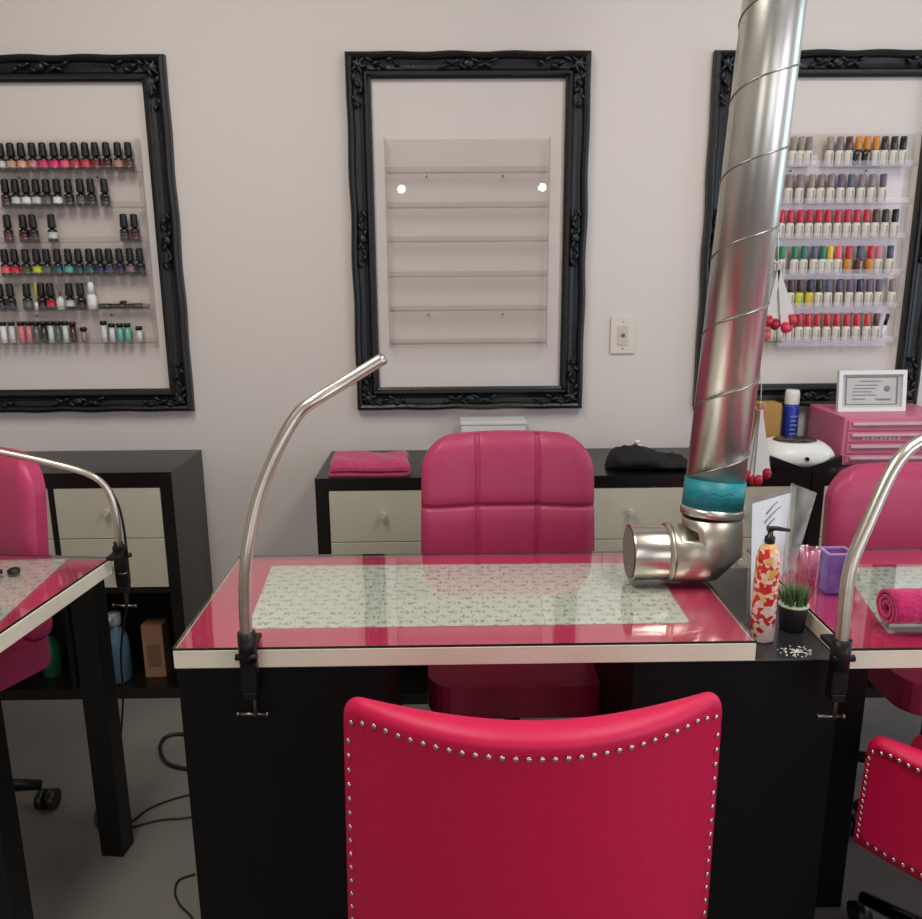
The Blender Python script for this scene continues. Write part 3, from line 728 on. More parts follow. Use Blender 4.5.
# faint line drawing and words on the sheet
b = new(); ex = (br-bl); ez = (tl-bl)
def onp(s, q): return bl+ex*s+ez*q + off*2.2
for (s0, q0, s1, q1) in ((.35, .80, .62, .84), (.30, .74, .70, .78), (.36, .69, .56, .71), (.30, .60, .44, .52), (.44, .52, .52, .62), (.25, .45, .6, .47), (.25, .40, .55, .42), (.26, .35, .6, .37)):
    tube(b, [onp(s0, q0), onp((s0+s1)/2, (q0+q1)/2+.008), onp(s1, q1)], .0013, 4)
part('printed_lines', b, mat('faint_grey_ink', (112, 118, 124), .7), sh)
bl2 = PZ(790, 583, zt); br2 = PZ(812, 590, zt); br2.x = min(br2.x, .698); tl2 = PY(792, 483, bl2.y-.006); tr2 = PY(817, 493, br2.y)
leaf_panel(bl2, br2, tl2, tr2, t, 'rear_leaf', clear('sign_acrylic_rear', (.86, .88, .84), 1.0, diff=.33, dcol=(.66, .67, .62)))

p = PZ(761.5, 639, zt); p.z = zt
t = thing('lotion_bottle', 'floral red and orange pump lotion bottle in front of the clear sign', 'lotion bottle', p)
topz = PY(762, 543, p.y).z-p.z
fm = floral_mat()
part('bottle', lathe(new(), [(.019, 0), (.022, .003), (.0225, topz*.55), (.0215, topz*.85), (.017, topz*.95), (.008, topz)], 22, p), fm, t)
b = lathe(new(), [(.009, topz+.0004), (.0095, topz+.012), (.006, topz+.014), (.004, topz+.024)], 14, p)
tube(b, [p+Vector((-.006, 0, topz+.027)), p+Vector((.010, -.0, topz+.028)), p+Vector((.034, -.004, topz+.025))], [.0055, .0045, .003], 10)
part('pump', b, BLACKP, t)

p = PZ(791.5, 628, zt); p.z = zt
t = thing('potted_plant', 'small spiky green plant in a dark pot on the pedestal top', 'potted plant', p)
part('pot', lathe(new(), [(.020, 0), (.023, .002), (.027, .045), (.028, .050), (.025, .050), (.024, .044)], 24, p), mat('dark_stone_pot', (40, 42, 38), .6, var=.3, scale=70), t)
part('rim', lathe(new(), [(.0283, .0485), (.0287, .0508), (.0265, .0512)], 24, p), mat('pale_rim', (190, 196, 170), .5), t)
b = new()
for k in range(60):
    a_ = random.random()*2*PI; r0 = .020*math.sqrt(random.random()); q = p+Vector((r0*math.cos(a_), r0*math.sin(a_), .044)); h = .03+.022*random.random()
    lean = Vector((math.cos(a_), math.sin(a_), 0))*(.004+.014*random.random())
    tube(b, [q, q+lean*.4+Vector((0, 0, h*.55)), q+lean+Vector((0, 0, h))], [.0022, .0018, .0003], 5)
part('leaves', b, mat('succulent_green', (70, 104, 54), .5, var=.35, scale=60), t)

p = PZ(806, 597, zt); p.z = zt
t = thing('glitter_cup', 'translucent pink glitter cup behind the potted plant', 'cup', p)
hc = PY(806, 549, p.y).z-p.z
part('cup', lathe(new(), [(.014, 0), (.016, .002), (.020, hc*.6), (.019, hc*.62), (.021, hc)], 20, p), clear('pink_glitter_plastic', (.95, .55, .68), 1.2, diff=.25, dcol=(.85, .3, .45)), t)
b = new()
for k in range(9):
    a_ = random.random()*6.28; q = p+Vector((.008*math.cos(a_), .008*math.sin(a_), hc*.4)); tube(b, [q, q+Vector((.012*math.cos(a_), .012*math.sin(a_), hc*.62))], .0024, 6)
single('cotton_sticks', b, PAPERW, 'white sticks standing in the pink glitter cup', 'sticks', p+Vector((0, 0, hc*.4)))
# spilled powder on the pedestal top
p = PZ(795, 651, PT+.0003)
b = new()
for k in range(70):
    a_ = random.random()*6.28; r0 = random.random()*.026; q = p+Vector((r0*math.cos(a_)*1.2, r0*math.sin(a_)*.9, 0)); blob(b, q, (.0012+.0026*random.random(), .001+.0016*random.random(), .0006), (0, 0, a_), 1)
o = single('spilled_powder', b, PAPERW, 'white powder spilled on the dark pedestal top in front of the plant', 'powder', p); o['kind'] = 'stuff'

# ------------------------------------------------------------------ things on the right desk
GZ = TZ+.0062
def wpt(px, py): p = PZ(px, py, GZ); p.z = GZ; return p
p = wpt(833, 590)
t = thing('purple_acrylic_box', 'open purple clear plastic box on the right desk', 'box', p)
h = PY(833, 552, p.y).z-GZ
pm = clear('purple_plastic', (.72, .60, .90), 1.2, diff=.20, dcol=(.50, .36, .74))
b = new(); w_ = .024
for q in ((-w_, w_, -.02, -.0175), (-w_, w_, .0175, .02), (-w_, -w_+.0025, -.0175, .0175), (w_-.0025, w_, -.0175, .0175)): bx(b, p.x+q[0], p.x+q[1], p.y+q[2], p.y+q[3], GZ, GZ+h)
bx(b, p.x-w_, p.x+w_, p.y-.02, p.y+.02, GZ, GZ+.002)
part('box_walls', b, pm, t)
b = new()
for q in ((-w_-.002, w_+.002, -.022, -.019), (-w_-.002, w_+.002, .019, .022), (-w_-.002, -w_+.001, -.019, .019), (w_-.001, w_+.002, -.019, .019)): bx(b, p.x+q[0], p.x+q[1], p.y+q[2], p.y+q[3], GZ+h+.0004, GZ+h+.004)
part('rim', b, mat('lilac_rim', (178, 156, 214), .3), t)

# rolled magenta towel
p = wpt(905, 634)
c0 = Vector((p.x+.055, p.y+.035, GZ+.036))
b = new()
sp_ = []
for k in range(60):
    th = k/60*2*PI*2.6; r = .009+.026*k/60; sp_.append((r*math.cos(th), r*math.sin(th)))
nx = 14; rows = []
for (dx, dz) in sp_:
    rows.append([b.verts.new((c0.x-.075+.15*j/nx + dz*.05*math.sin(j), c0.y+dx*1.1+.002*math.sin(j*2.1), c0.z+dz)) for j in range(nx+1)])
for A_, B_ in zip(rows, rows[1:]):
    for j in range(nx): f = b.faces.new((A_[j], A_[j+1], B_[j+1], B_[j])); f.smooth = True
o = single('rolled_towel', b, TOWEL2, 'magenta rolled towel on the right desk', 'towel', (c0.x, c0.y, GZ))
sm = o.modifiers.new('thick', 'SOLIDIFY'); sm.thickness = .007; sm.offset = 0

# nail tools lying on the left desk
p = wpt(13, 573)
t = thing('nail_drill_bit_holder', 'small black tool lying on the left desk mat', 'tool', p)
part('handle', tube(new(), [wpt(-16, 577)+Vector((0, 0, .006)), wpt(3, 574)+Vector((0, 0, .006))], .0055, 10), BLACKP, t)
part('head', lathe(new(), [(.012, 0), (.013, .002), (.013, .009), (.009, .011)], 14, wpt(14, 573)), BLACKP, t)

# ------------------------------------------------------------------ crimson customer chairs with nailhead trim
def customer_chair(base, rz, label, Wd=.50, zt=.805, zb=.36, legs='legs', depth=.085, sd=.36):
    t = thing('customer_chair', label, 'chair', base, 'crimson customer chairs with nailhead trim')
    R_ = Matrix.Rotation(rz, 4, 'Z'); B0 = Vector(base)
    def Wp(x, y, z): return B0 + R_ @ Vector((x, y, z))
    hw = Wd/2; NU = 48
    def cols(u):
        # u in -1..1 ; outer face y, width at height
        return depth*abs(u)**2.0
    def outer(u, q):     # q 0 bottom..1 top
        z = zb+(zt-zb)*q
        taper = 1+.045*(1-q)
        return Vector((hw*u*taper, cols(u)-.035*q, z))
    b = new(); rings = []
    for i in range(NU+1):
        u = math.sin(PI/2*(-1+2*i/NU)); e = 1-abs(u)
        th = .062*(1-.60*abs(u)**3)             # thickness of the padded top
        if e < .12: th *= .45+.55*math.sqrt(max(0, 1-(1-e/.12)**2))
        dr = .028*(1-math.sqrt(max(0, 1-(1-min(1, e/.10))**2)))    # rounded top corners
        ring = []
        for q in [0, .12, .3, .5, .7, .85, .94]:
            o_ = outer(u, q); ring.append(o_ + Vector((0, 0, -dr*q)))
        o1 = outer(u, 1); z1 = o1.z-dr
        for a_ in (0, 25, 50, 75, 90, 110, 135, 160, 180):
            ar = math.radians(a_); rr = th/2
            ring.append(Vector((o1.x, o1.y+rr-rr*math.cos(ar), z1-.014+.018*math.sin(ar))))
        for q in [.94, .8, .5, .2, 0]:
            o_ = outer(u, q); ring.append(Vector((o_.x, o_.y+th, o_.z-dr*q)))
        rings.append([b.verts.new(Wp(*v)) for v in ring])
    m_ = len(rings[0])
    for A_, B_ in zip(rings, rings[1:]):
        for j in range(m_):
            f = b.faces.new((A_[j], B_[j], B_[(j+1) % m_], A_[(j+1) % m_])); f.smooth = True
    b.faces.new(rings[0]); b.faces.new(list(reversed(rings[-1])))
    bk = part('backrest', b, REDCH, t)
    # seat
    b = new(); NS = 10
    roundrect_prism(b, -hw+.03, hw-.03, depth*.5+.02, sd, zb+.0, zb+.10, .05, 6, axis='Z')
    for v in b.verts: v.co = Wp(*v.co)
    part('seat', b, REDCH, t)
    if legs == 'legs':
        for sx in (-1, 1):
            for yy in (.06, sd-.05):
                b = tube(new(), [Wp(sx*(hw-.06), yy, zb), Wp(sx*(hw-.05), yy+(-.02 if yy < .2 else .01), .001)], [.02, .012], 10); part('leg', b, BLACKM, t)
    else:
        part('gas_post', tube(new(), [Wp(0, .18, zb-.001), Wp(0, .18, .09)], .024, 14), BLACKM, t)
        b = new()
        for k in range(5):
            a_ = 2*PI*k/5+.3; tube(b, [Wp(0, .18, .10), Wp(.13*math.cos(a_), .18+.13*math.sin(a_), .095), Wp(.27*math.cos(a_), .18+.27*math.sin(a_), .07)], [.022, .018, .013], 10)
        part('star_base', b, mat('gloss_black_base', (14, 14, 15), .15, .3), t)
        for k in range(5):
            a_ = 2*PI*k/5+.3; c3 = Wp(.27*math.cos(a_), .18+.27*math.sin(a_), .027); part('caster', tube(new(), [c3+Vector((-.016, 0, 0)), c3+Vector((.016, 0, 0))], .026, 14), BLACKP, t)
    # nailheads: one row under the padded top, one down each side, one along the bottom
    me = None
    spots = []
    n = 31
    for i in range(n):
        u = -.955+1.91*i/(n-1); q = .968-.022*(1-abs(u)**2)+.0*u
        o_ = outer(u, q); spots.append(o_+Vector((0, -.0015, -.004-.016*max(0, abs(u)-.85)/.15)))
    for sx in (-1, 1):
        for k in range(1, 15):
            o_ = outer(sx*.975, .94-.058*k); spots.append(o_+Vector((sx*.0, -.0015, -.012)))
    if legs != 'legs':
        for i in range(1, 30):
            u = -.96+1.92*i/30; o_ = outer(u, .06); spots.append(o_+Vector((0, -.0015, 0)))
    for sp1 in spots[:99]:
        if me is None:
            bb = new(); bmesh.ops.create_icosphere(bb, subdivisions=2, radius=.0043)
            for v in bb.verts: v.co.y = v.co.y*.6
            for f in bb.faces: f.smooth = True
            me = bpy.data.meshes.new('nailhead'); bb.to_mesh(me); bb.free(); me.materials.append(NAIL)
        o = bpy.data.objects.new('nailhead', me); COL.objects.link(o); o.parent = t; o.location = R_ @ sp1
        o.rotation_euler = (0, 0, rz+math.atan(2*depth*sp1.x/hw/hw))
    return t
cpos = PY(533, 735, .965)
customer_chair((cpos.x+.011, .985, 0), 0, 'crimson upholstered chair with nailhead trim in front of the middle desk', Wd=.548, zt=cpos.z, depth=.112, sd=.33)
q = PY(868, 737, 1.28)
rzz = -math.radians(40)
# left rear corner of the second chair sits at q; its back turns towards the camera on the right
hw = .235; dd = .05
cor = Matrix.Rotation(rzz, 3, 'Z') @ Vector((-hw, dd-.035, 0))
customer_chair((q.x-cor.x, q.y-cor.y, 0), rzz, 'crimson swivel chair with nailhead trim under the right desk, cut by the right edge', Wd=.47, zt=q.z, zb=q.z-.238, legs='star', depth=dd)

# ------------------------------------------------------------------ pink technician chairs
def tech_chair(base, rz, label, quilt=True, Wd=.46, top=1.0, arms=True):
    t = thing('swivel_chair', label, 'chair', base, 'pink swivel chairs behind the desks')
    R_ = Matrix.Rotation(rz, 4, 'Z'); B0 = Vector(base)
    def Wp(x, y, z): return B0 + R_ @ Vector((x, y, z))
    hw = Wd/2; z0, z1 = .50, top; NX, NZ = 110, 100; r = .085
    b = new()
    def edge(z):   # half width at height z, rounded at the top corners and slightly waisted
        base_w = hw*(1-.035*((z-z0)/(z1-z0)))
        if z > z1-r:
            k = (z-(z1-r))/r; return base_w-r*(1-math.sqrt(max(0, 1-k*k)))
        if z < z0+.05:
            k = ((z0+.05)-z)/.05; return base_w-.05*(1-math.sqrt(max(0, 1-k*k)))
        return base_w
    def topz(s): return 0
    F_, B_ = [], []
    for j in range(NZ+1):
        t_ = j/NZ; z = z0+(z1-z0)*(1-(1-t_)**1.25) if t_ > 0 else z0
        w_ = edge(z); fr, bk = [], []
        for i in range(NX+1):
            s = -1+2*i/NX; x = w_*s
            ed = min(hw*(1-abs(s))*w_/hw*1.0, z1-z, z-z0)
            puff = .028*(1-math.exp(-max(0, ed)/.020))
            if quilt:
                for gx in (-hw*.34, hw*.34): puff -= .009*math.exp(-((x-gx)/.0042)**2)+.004*math.exp(-((x-gx)/.02)**2)
                for gz in (z1-.175, z1-.35): puff -= .009*math.exp(-((z-gz)/.0042)**2)+.004*math.exp(-((z-gz)/.02)**2)
            curve = .035*(x/hw)**2
            rec = .10*(z-z0)
            zz = z + (.012*(1-(x/hw)**2) if z > z1-r else 0)*((z-(z1-r))/r if z > z1-r else 0)
            fr.append(b.verts.new(Wp(x, rec-curve-.012-puff, zz))); bk.append(b.verts.new(Wp(x, rec-curve+.020, zz)))
        F_.append(fr); B_.append(bk)
    for j in range(NZ):
        for i in range(NX):
            f = b.faces.new((F_[j][i], F_[j][i+1], F_[j+1][i+1], F_[j+1][i])); f.smooth = True
            f = b.faces.new((B_[j][i], B_[j+1][i], B_[j+1][i+1], B_[j][i+1])); f.smooth = True
        for i in (0, NX):
            b.faces.new((F_[j][i], F_[j+1][i], B_[j+1][i], B_[j][i]))
    for i in range(NX):
        b.faces.new((F_[0][i], B_[0][i], B_[0][i+1], F_[0][i+1])); b.faces.new((F_[NZ][i], F_[NZ][i+1], B_[NZ][i+1], B_[NZ][i]))
    part('backrest', b, PINKTOP, t)
    b = new(); sw = min(hw-.005, .205); roundrect_prism(b, -sw, sw, -.44, .02, .43, .505, .07, 6, axis='Z')
    for v in b.verts: v.co = Wp(*v.co)
    bmesh.ops.bevel(b, geom=[e for e in b.edges if len(e.link_faces) == 2 and e.calc_face_angle(0) > 1], offset=.018, segments=3, affect='EDGES')
    part('seat', b, PINKTOP, t)
    part('gas_post', tube(new(), [Wp(0, -.20, .429), Wp(0, -.20, .25), Wp(0, -.20, .10)], [.022, .022, .028], 14), BLACKM, t)
    b = new()
    for k in range(5):
        a_ = 2*PI*k/5+.94; tube(b, [Wp(0, -.20, .11), Wp(.12*math.cos(a_), -.20+.12*math.sin(a_), .105), Wp(.21*math.cos(a_), -.20+.21*math.sin(a_), .075)], [.022, .018, .013], 10)
    part('star_base', b, BLACKP, t)
    for k in range(5):
        a_ = 2*PI*k/5+.94; c3 = Wp(.22*math.cos(a_), -.20+.22*math.sin(a_), .028)
        bb = tube(new(), [c3+Vector((-.024, 0, 0)), c3+Vector((-.006, 0, 0))], .027, 14); tube(bb, [c3+Vector((.006, 0, 0)), c3+Vector((.024, 0, 0))], .027, 14); tube(bb, [c3+Vector((-.006, 0, .004)), c3+Vector((.006, 0, .004))], .016, 10)
        part('caster', bb, BLACKP, t)
    if arms:
        for sx in (-1, 1):
            b = tube(new(), smoothpts([Wp(sx*(hw-.04), -.10, .425), Wp(sx*(hw+.03), -.10, .43), Wp(sx*(hw+.04), -.12, .48), Wp(sx*(hw+.04), -.12, .55), Wp(sx*(hw+.04), -.10, .580)], 5), .012, 10)
            part('armrest_bracket', b, CHROME, t)
            b = new(); bx(b, -.025, .025, -.12, .12, 0, .022, bev=.008)
            for v in b.verts: v.co = Wp(v.co.x+sx*(hw+.04), v.co.y-.10, v.co.z+.582)
            part('armrest_pad', b, BLACKP, t)
    return t
tp = PY(509, 436, 2.02)
tech_chair((tp.x, 2.06, 0), 0, 'pink quilted swivel chair behind the middle desk', True, .462, tp.z-.018)
tp2 = PY(922, 470, 2.02)
tech_chair((tp2.x, 2.03, 0), -.04, 'plain pink swivel chair behind the right desk', False, .47, tp2.z-.006, arms=False)
tp3 = PY(-42, 452, 2.02)
tech_chair((tp3.x+.045, 2.0, 0), -.42, 'pink swivel chair behind the left desk, cut by the left edge', False, .44, tp3.z-.006, arms=False)

# ------------------------------------------------------------------ on the cabinets
CT = .7706
def cpt(px, Y): p = PY(px, 470, Y); p.z = CT; return p
# folded pink towel
a1 = PY(331, 470, 2.52); a2 = PY(409, 470, 2.52)
b = new(); nx, ny = 24, 10
for layer in range(2):
    G = []; H = []
    for j in range(ny+1):
        r_, r2 = [], []
        for i in range(nx+1):
            s = i/nx; v_ = j/ny
            x = a1.x+(a2.x-a1.x)*s + .006*math.sin(v_*5+layer); y = 2.455+.16*v_+.004*math.sin(s*7)
            e = min(1, min(s, 1-s)*14, min(v_, 1-v_)*6); h = (.018+.030*(.5+.5*v_)*(.85+.25*math.exp(-((s-.06)/.08)**2)))*(.35+.65*math.sqrt(max(0, e))) if layer == 1 else .016*(.5+.5*math.sqrt(max(0, e)))
            base = 0 if layer == 0 else .0165
            r_.append(b.verts.new((x, y, CT+base*.98+h*(.8+.1*math.sin(s*9+j*.6))))); r2.append(b.verts.new((x, y, CT+base*(.95))))
        G.append(r_); H.append(r2)
    for j in range(ny):
        for i in range(nx):
            f = b.faces.new((G[j][i], G[j][i+1], G[j+1][i+1], G[j+1][i])); f.smooth = True; b.faces.new((H[j][i], H[j+1][i], H[j+1][i+1], H[j][i+1]))
    for j in range(ny):
        for i in (0, nx): b.faces.new((G[j][i], G[j+1][i], H[j+1][i], H[j][i]))
    for i in range(nx):
        for j in (0, ny): b.faces.new((G[j][i], G[j][i+1], H[j][i+1], H[j][i]))
single('folded_towel', b, TOWEL, 'pink folded towel on the cabinet, left of the middle chair', 'towel', ((a1.x+a2.x)/2, 2.53, CT))
# white box behind the chair
a1 = PY(461, 430, 2.77); a2 = PY(524, 430, 2.77); z1 = PY(492, 421, 2.72).z
t = thing('white_carton', 'white low carton on the cabinet behind the middle chair', 'box', ((a1.x+a2.x)/2, 2.75, CT))
part('carton', bx(new(), a1.x, a2.x, 2.71, 2.80, CT, z1-.012, bev=.002), WHITE, t)
part('lid', bx(new(), a1.x-.003, a2.x+.003, 2.707, 2.803, z1-.0118, z1, bev=.002), WHITE, t)
# black cloth heap
a1 = PY(606, 465, 2.53); a2 = PY(688, 465, 2.53)
from mathutils import noise as nz
b = new(); NXX, NTT = 26, 18; rg = []
for i in range(NXX+1):
    s = i/NXX; x = a1.x+(a2.x-a1.x)*s
    hh = (.048+.026*math.exp(-((s-.36)/.22)**2)-.012*s)*max(.02, min(1, s*9+.25, (1-s)*9+.25)); dd = .075*max(.15, min(1, s*7+.3, (1-s)*7+.3))
    row = []
    for j in range(NTT):
        th = 2*PI*j/NTT; yy = dd*math.cos(th); zz = max(0, .5*hh+.5*hh*math.sin(th))
        p = Vector((x, 2.53+yy, CT+zz)); nv = nz.noise_vector(p*30)*.015*(zz/hh); row.append(b.verts.new(p+nv))
    rg.append(row)
for A_, B_ in zip(rg, rg[1:]):
    for j in range(NTT): f = b.faces.new((A_[j], A_[(j+1) % NTT], B_[(j+1) % NTT], B_[j])); f.smooth = True
b.faces.new(rg[0]); b.faces.new(rg[-1])
for v in b.verts: v.co.z = max(v.co.z, CT)
single('black_bag', b, BCLOTH, 'crumpled black cloth bag on the cabinet, left of the duct', 'bag', ((a1.x+a2.x)/2, 2.53, CT))
# small white bottle behind the black bag
p = cpt(636, 2.74)
t = thing('white_pot', 'tiny white pot peeking over the black bag', 'pot', p)
hh = PY(636, 440, 2.74).z-CT
part('body', lathe(new(), [(.012, 0), (.014, .003), (.014, hh-.016), (.010, hh-.012)], 14, p), WHITE, t)
part('lid', lathe(new(), [(.011, hh-.0115), (.011, hh-.003), (.006, hh)], 14, p), WHITE, t)

# nail drying lamp
p = cpt(792, 2.535); 
wl = (PY(832, 470, 2.5).x-PY(759, 470, 2.5).x)/2
t = thing('nail_lamp', 'white domed nail drying lamp with black base on the middle cabinet', 'nail lamp', p)
b = new()
roundrect_prism(b, p.x-wl+.006, p.x+wl-.006, p.y-.10, p.y+.10, CT, CT+.018, .04, 6, axis='Z')
part('base', b, BLACKP, t, 'black base plate')
b = new(); rg = []
for (k, zz) in ((.96, .0185), (1.0, .035), (.97, .052), (.88, .067), (.74, .079), (.62, .084)):
    rg.append([b.verts.new((p.x+wl*k*math.copysign(abs(math.cos(2*PI*j/32))**.7, math.cos(2*PI*j/32)), p.y+.10*k*math.copysign(abs(math.sin(2*PI*j/32))**.7, math.sin(2*PI*j/32)), CT+zz)) for j in range(32)])
for A_, B_ in zip(rg, rg[1:]):
    for j in range(32): f = b.faces.new((A_[j], A_[(j+1) % 32], B_[(j+1) % 32], B_[j])); f.smooth = True
b.faces.new(rg[-1]); b.faces.new(rg[0])
sh = part('shell', b, WHITE, t, 'white domed shell')
part('top_window', lathe(new(), [(.066, .0845), (.068, .086), (.064, .089), (.02, .090)], 28, (p.x, p.y, CT), sq=.78), mat('dark_brown_screen', (58, 44, 40), .2), sh)
# dark hand openings, and a button between them
for sx in (-1, 1):
    b = new()
    V_ = [(sx*.012, .0125), (sx*(wl*.93), .048), (sx*(wl*.96), .0125)]
    yy = p.y-.101
    vv = [b.verts.new((p.x+x, yy, CT+.006+z)) for x, z in V_]; v2 = [b.verts.new((p.x+x, yy+.02, CT+.006+z)) for x, z in V_]
    b.faces.new(vv); b.faces.new(list(reversed(v2)))
    for k in range(3): b.faces.new((vv[k], v2[k], v2[(k+1) % 3], vv[(k+1) % 3]))
    part('hand_opening', b, BLACKP, t)
part('button', tube(new(), [(p.x, p.y-.106, CT+.045), (p.x, p.y-.094, CT+.045)], .006, 10), BLACKP, t)

# spray can and small brown box behind the lamp
p = cpt(786, 2.735); hs = PY(786, 390, 2.735).z-CT
t = thing('spray_can', 'blue spray can with white cap behind the nail lamp', 'spray can', p)
part('can', lathe(new(), [(.024, 0), (.026, .003), (.026, hs*.74), (.023, hs*.77)], 20, p), mat('blue_can', (36, 60, 158), .3, .2, var=.15, scale=30), t)
part('cap', lathe(new(), [(.0235, hs*.775), (.0240, hs*.79), (.0238, hs*.96), (.021, hs)], 20, p), WHITE, t)
b = new()
for k in range(5): bx(b, p.x-.012, p.x+.012-.004*(k % 2), p.y-.0272, p.y-.0262, CT+hs*(.30+.07*k), CT+hs*(.33+.07*k))
part('print', b, mat('pale_blue_print', (110, 130, 200), .5), t)
a1 = PY(754, 420, 2.74); a2 = PY(776, 420, 2.74); z1 = PY(765, 404, 2.70).z
t = thing('brown_box', 'small tan cardboard box between the duct and the spray can', 'box', ((a1.x+a2.x)/2, 2.74, CT))
part('carton', bx(new(), a1.x, a2.x, 2.70, 2.77, CT, z1), mat('tan_card', (178, 136, 72), .7), t)
part('pink_label', bx(new(), a1.x+.003, a1.x+.018, 2.6985, 2.6995, z1-.08, z1-.01), mat('pink_label', (200, 90, 110), .6), t)

# pink drawer chest with certificate
xa = PY(838, 440, 2.56).x; zt_ = PY(870, 414, 2.62).z; xb = xa+.36; ya = 2.53; yb = 2.79
zt_ = PY(880, 417, ya).z
t = thing('pink_drawer_chest', 'pink metal drawer chest under the white framed certificate', 'drawer chest', ((xa+xb)/2, (ya+yb)/2, CT))
PCH = mat('pink_painted_metal', (206, 112, 140), .4, var=.04)
part('case', bx(new(), xa, xb, ya, yb, CT, zt_, bev=.004), PCH, t)
H_c = zt_-CT
for k, (q0, q1) in enumerate(((.06, .22), (.25, .46), (.49, .70), (.73, .93))):
    d = part('drawer', bx(new(), xa+.012, xb-.012, ya-.006, ya-.0005, CT+H_c*q0, CT+H_c*q1, bev=.002), PCH, t)
    part('handle', bx(new(), xa+.022, xb-.022, ya-.016, ya-.0065, CT+H_c*q1-.014, CT+H_c*q1-.004, bev=.002), mat('pale_pink_metal', (222, 190, 196), .3, .4), d)
b = new()
for k in range(9): bx(b, xa+.06+k*.014, xa+.06+k*.014+.009-.003*(k % 2), ya-.0075, ya-.0065, CT+H_c*.545, CT+H_c*.60)
part('white_lettering', b, mat('pale_lettering', (226, 200, 206), .5), t)
# certificate in a white frame, leaning slightly back
yf = ya+.10; z0 = zt_+.001
xa2 = PY(838, 400, yf).x; xb2 = PY(905.5, 400, yf).x; h = PY(870, 370, yf+.02).z-z0
t = thing('framed_certificate', 'white framed certificate standing on the pink drawer chest', 'framed certificate', ((xa2+xb2)/2, yf, z0))
def lean(bm):
    for v in bm.verts: v.co.y += (v.co.z-z0)*.12
    return bm
fw = .013
b = new()
for q in ((xa2, xb2, z0, z0+fw), (xa2, xb2, z0+h-fw, z0+h), (xa2, xa2+fw, z0+fw, z0+h-fw), (xb2-fw, xb2, z0+fw, z0+h-fw)): bx(b, q[0], q[1], yf-.008, yf+.008, q[2], q[3])
part('white_frame', lean(b), WHITE, t)
part('certificate_sheet', lean(bx(new(), xa2+fw, xb2-fw, yf+.001, yf+.004, z0+fw, z0+h-fw)), mat('cert_paper', (190, 192, 188), .6), t)
b = new(); wI = xb2-xa2-2*fw; hI = h-2*fw
for q in ((.08, .92, .90, .925), (.08, .92, .075, .10), (.06, .085, .075, .925), (.915, .94, .075, .925)):
    bx(b, xa2+fw+wI*q[0], xa2+fw+wI*q[1], yf-.0002, yf+.0008, z0+fw+hI*q[2], z0+fw+hI*q[3])
for (s0, s1, q_) in ((.30, .66, .78), (.22, .60, .66), (.20, .56, .56), (.18, .50, .46), (.18, .58, .36), (.18, .40, .24), (.56, .84, .24), (.60, .82, .21)):
    bx(b, xa2+fw+wI*s0, xa2+fw+wI*s1, yf-.0002, yf+.0008, z0+fw+hI*q_, z0+fw+hI*(q_+.022))
tube(b, [(xa2+fw+wI*.76, yf-.0004, z0+fw+hI*.56), (xa2+fw+wI*.76, yf+.0008, z0+fw+hI*.56)], .010, 14)
part('certificate_print', lean(b), mat('cert_ink', (120, 126, 130), .6), t)
part('back_stand', bx(new(), (xa2+xb2)/2-.02, (xa2+xb2)/2+.02, yf+.045, yf+.048, z0, z0+.06), WHITE, t)

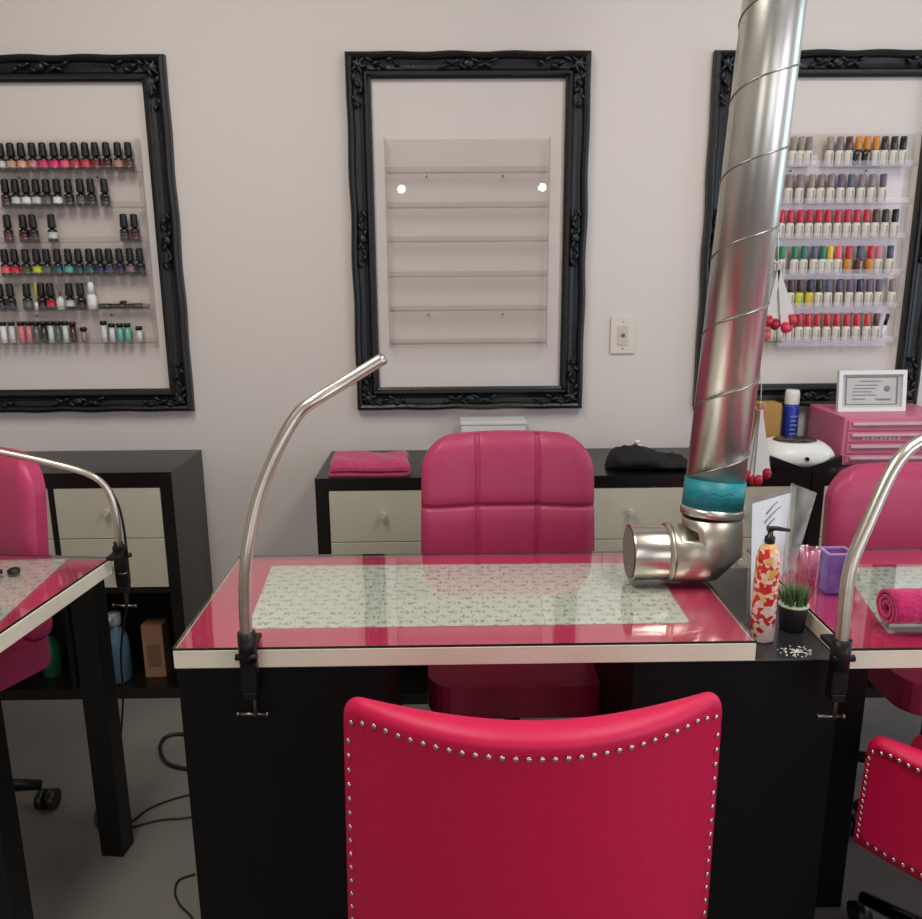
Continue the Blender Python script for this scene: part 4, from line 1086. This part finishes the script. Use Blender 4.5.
# ------------------------------------------------------------------ nail swatch bundles hanging beside the duct
def swatches(hx, hy, Y, n, label, L, top_y, seed, spread=1.):
    rnd = random.Random(seed)
    hook = PY(hx, top_y, Y)
    ringc = PY(hx, hy, Y)
    t = thing('nail_swatch_bundle', label, 'nail swatches', hook, 'nail swatch bundles hanging beside the duct')
    b = tube(new(), [hook, (hook+ringc)/2+Vector((.001, 0, 0)), ringc], .0011, 6)
    part('string', b, WHITE, t)
    b = new(); pts = [ringc+Vector((.010*math.cos(k*PI/8), .002*math.sin(k), -.010+.010*math.sin(k*PI/8))) for k in range(17)]
    tube(b, pts, .0012, 6); part('ring', b, CHROME, t)
    cols_ = [(200, 30, 60), (190, 50, 60), (180, 20, 40), (205, 90, 80), (150, 20, 36), (210, 40, 80)]
    for k in range(n):
        a_ = spread*(-.42+.84*k/(n-1)) + rnd.uniform(-.05, .05); ll = L*(.75+.3*rnd.random()); yo = .004*(k % 3)
        d = Vector((math.sin(a_), 0, -math.cos(a_))); s0 = ringc+Vector((0, -yo, -.016)); e = s0+d*ll; sd = Vector((d.z, 0, -d.x))
        b = quad(new(), s0-sd*.003, s0+sd*.003, e+sd*.0085, e-sd*.0085, thick=.0012)
        st = part('swatch_stick', b, PAPERW, t)
        ang = math.atan2(d.x, -d.z)
        b = new(); blob(b, e+d*.008+Vector((0, -.001, 0)), (.0105, .004, .013), (0, -ang, 0), 2)
        part('painted_tip', b, mat('tip_%d' % (k % 6), cols_[k % 6], .2), st)
    return t, hook
d0 = swatches(778, 262, 1.72, 8, 'bundle of white swatch sticks with red tips hanging in front of the right rack', .125, 232, 3, .8)
d1 = swatches(761, 402, 1.69, 5, 'lower bundle of swatch sticks with red tips hanging close to the duct', .14, 352, 5, .28)
# wire hooks that hold them off the duct
def ductpt(z): return a_d + ax*((z-a_d.z)/ax.z)
a_d = PY(711.5, 512, 1.62)
for (tt, hk), lb in ((d0, 'thin wire hook on the duct holding the upper swatch bundle'), (d1, 'thin wire hook on the duct holding the lower swatch bundle')):
    c3 = ductpt(hk.z+.012); dr = (hk-c3); s0 = c3+Vector((dr.x, dr.y, 0)).normalized()*(RDU+.0022)
    b = tube(new(), smoothpts([s0, s0.lerp(hk, .6)+Vector((0, 0, .004)), hk+Vector((.004, 0, .003)), hk+Vector((0, 0, -.001))], 5), .0014, 6)
    single('wire_hook', b, CHROME, lb, 'hook', s0)

# ------------------------------------------------------------------ cables on the floor
def floor_cable(px, r, label):
    P = [PZ(x, y, r+.0005) for x, y in px]; b = tube(new(), smoothpts(P, 6), r, 8)
    single('power_cable', b, CABLE, label, 'cable', P[0], 'cables on the floor')
floor_cable([(215, 790), (180, 797), (150, 808), (128, 823), (100, 828), (96, 812), (104, 795)], .0028, 'thin black cable curling round the foot of the left desk leg')
floor_cable([(220, 812), (184, 818), (160, 820), (128, 828), (112, 832)], .0028, 'straighter black cable running from the pedestal to the leg')
floor_cable([(215, 772), (182, 768), (166, 762), (160, 748), (166, 737), (182, 734), (215, 738)], .0055, 'thick black cable loop beside the black pedestal')
floor_cable([(195, 874), (179, 880), (175, 892), (180, 905), (190, 915), (200, 930)], .0025, 'thin wavy cable at the foot of the pedestal')

# bottles and vials that were never placed would sit at the origin: remove them
for k, o in POL.items():
    if o.name not in USED:
        for ch in list(o.children): bpy.data.objects.remove(ch)
        bpy.data.objects.remove(o)
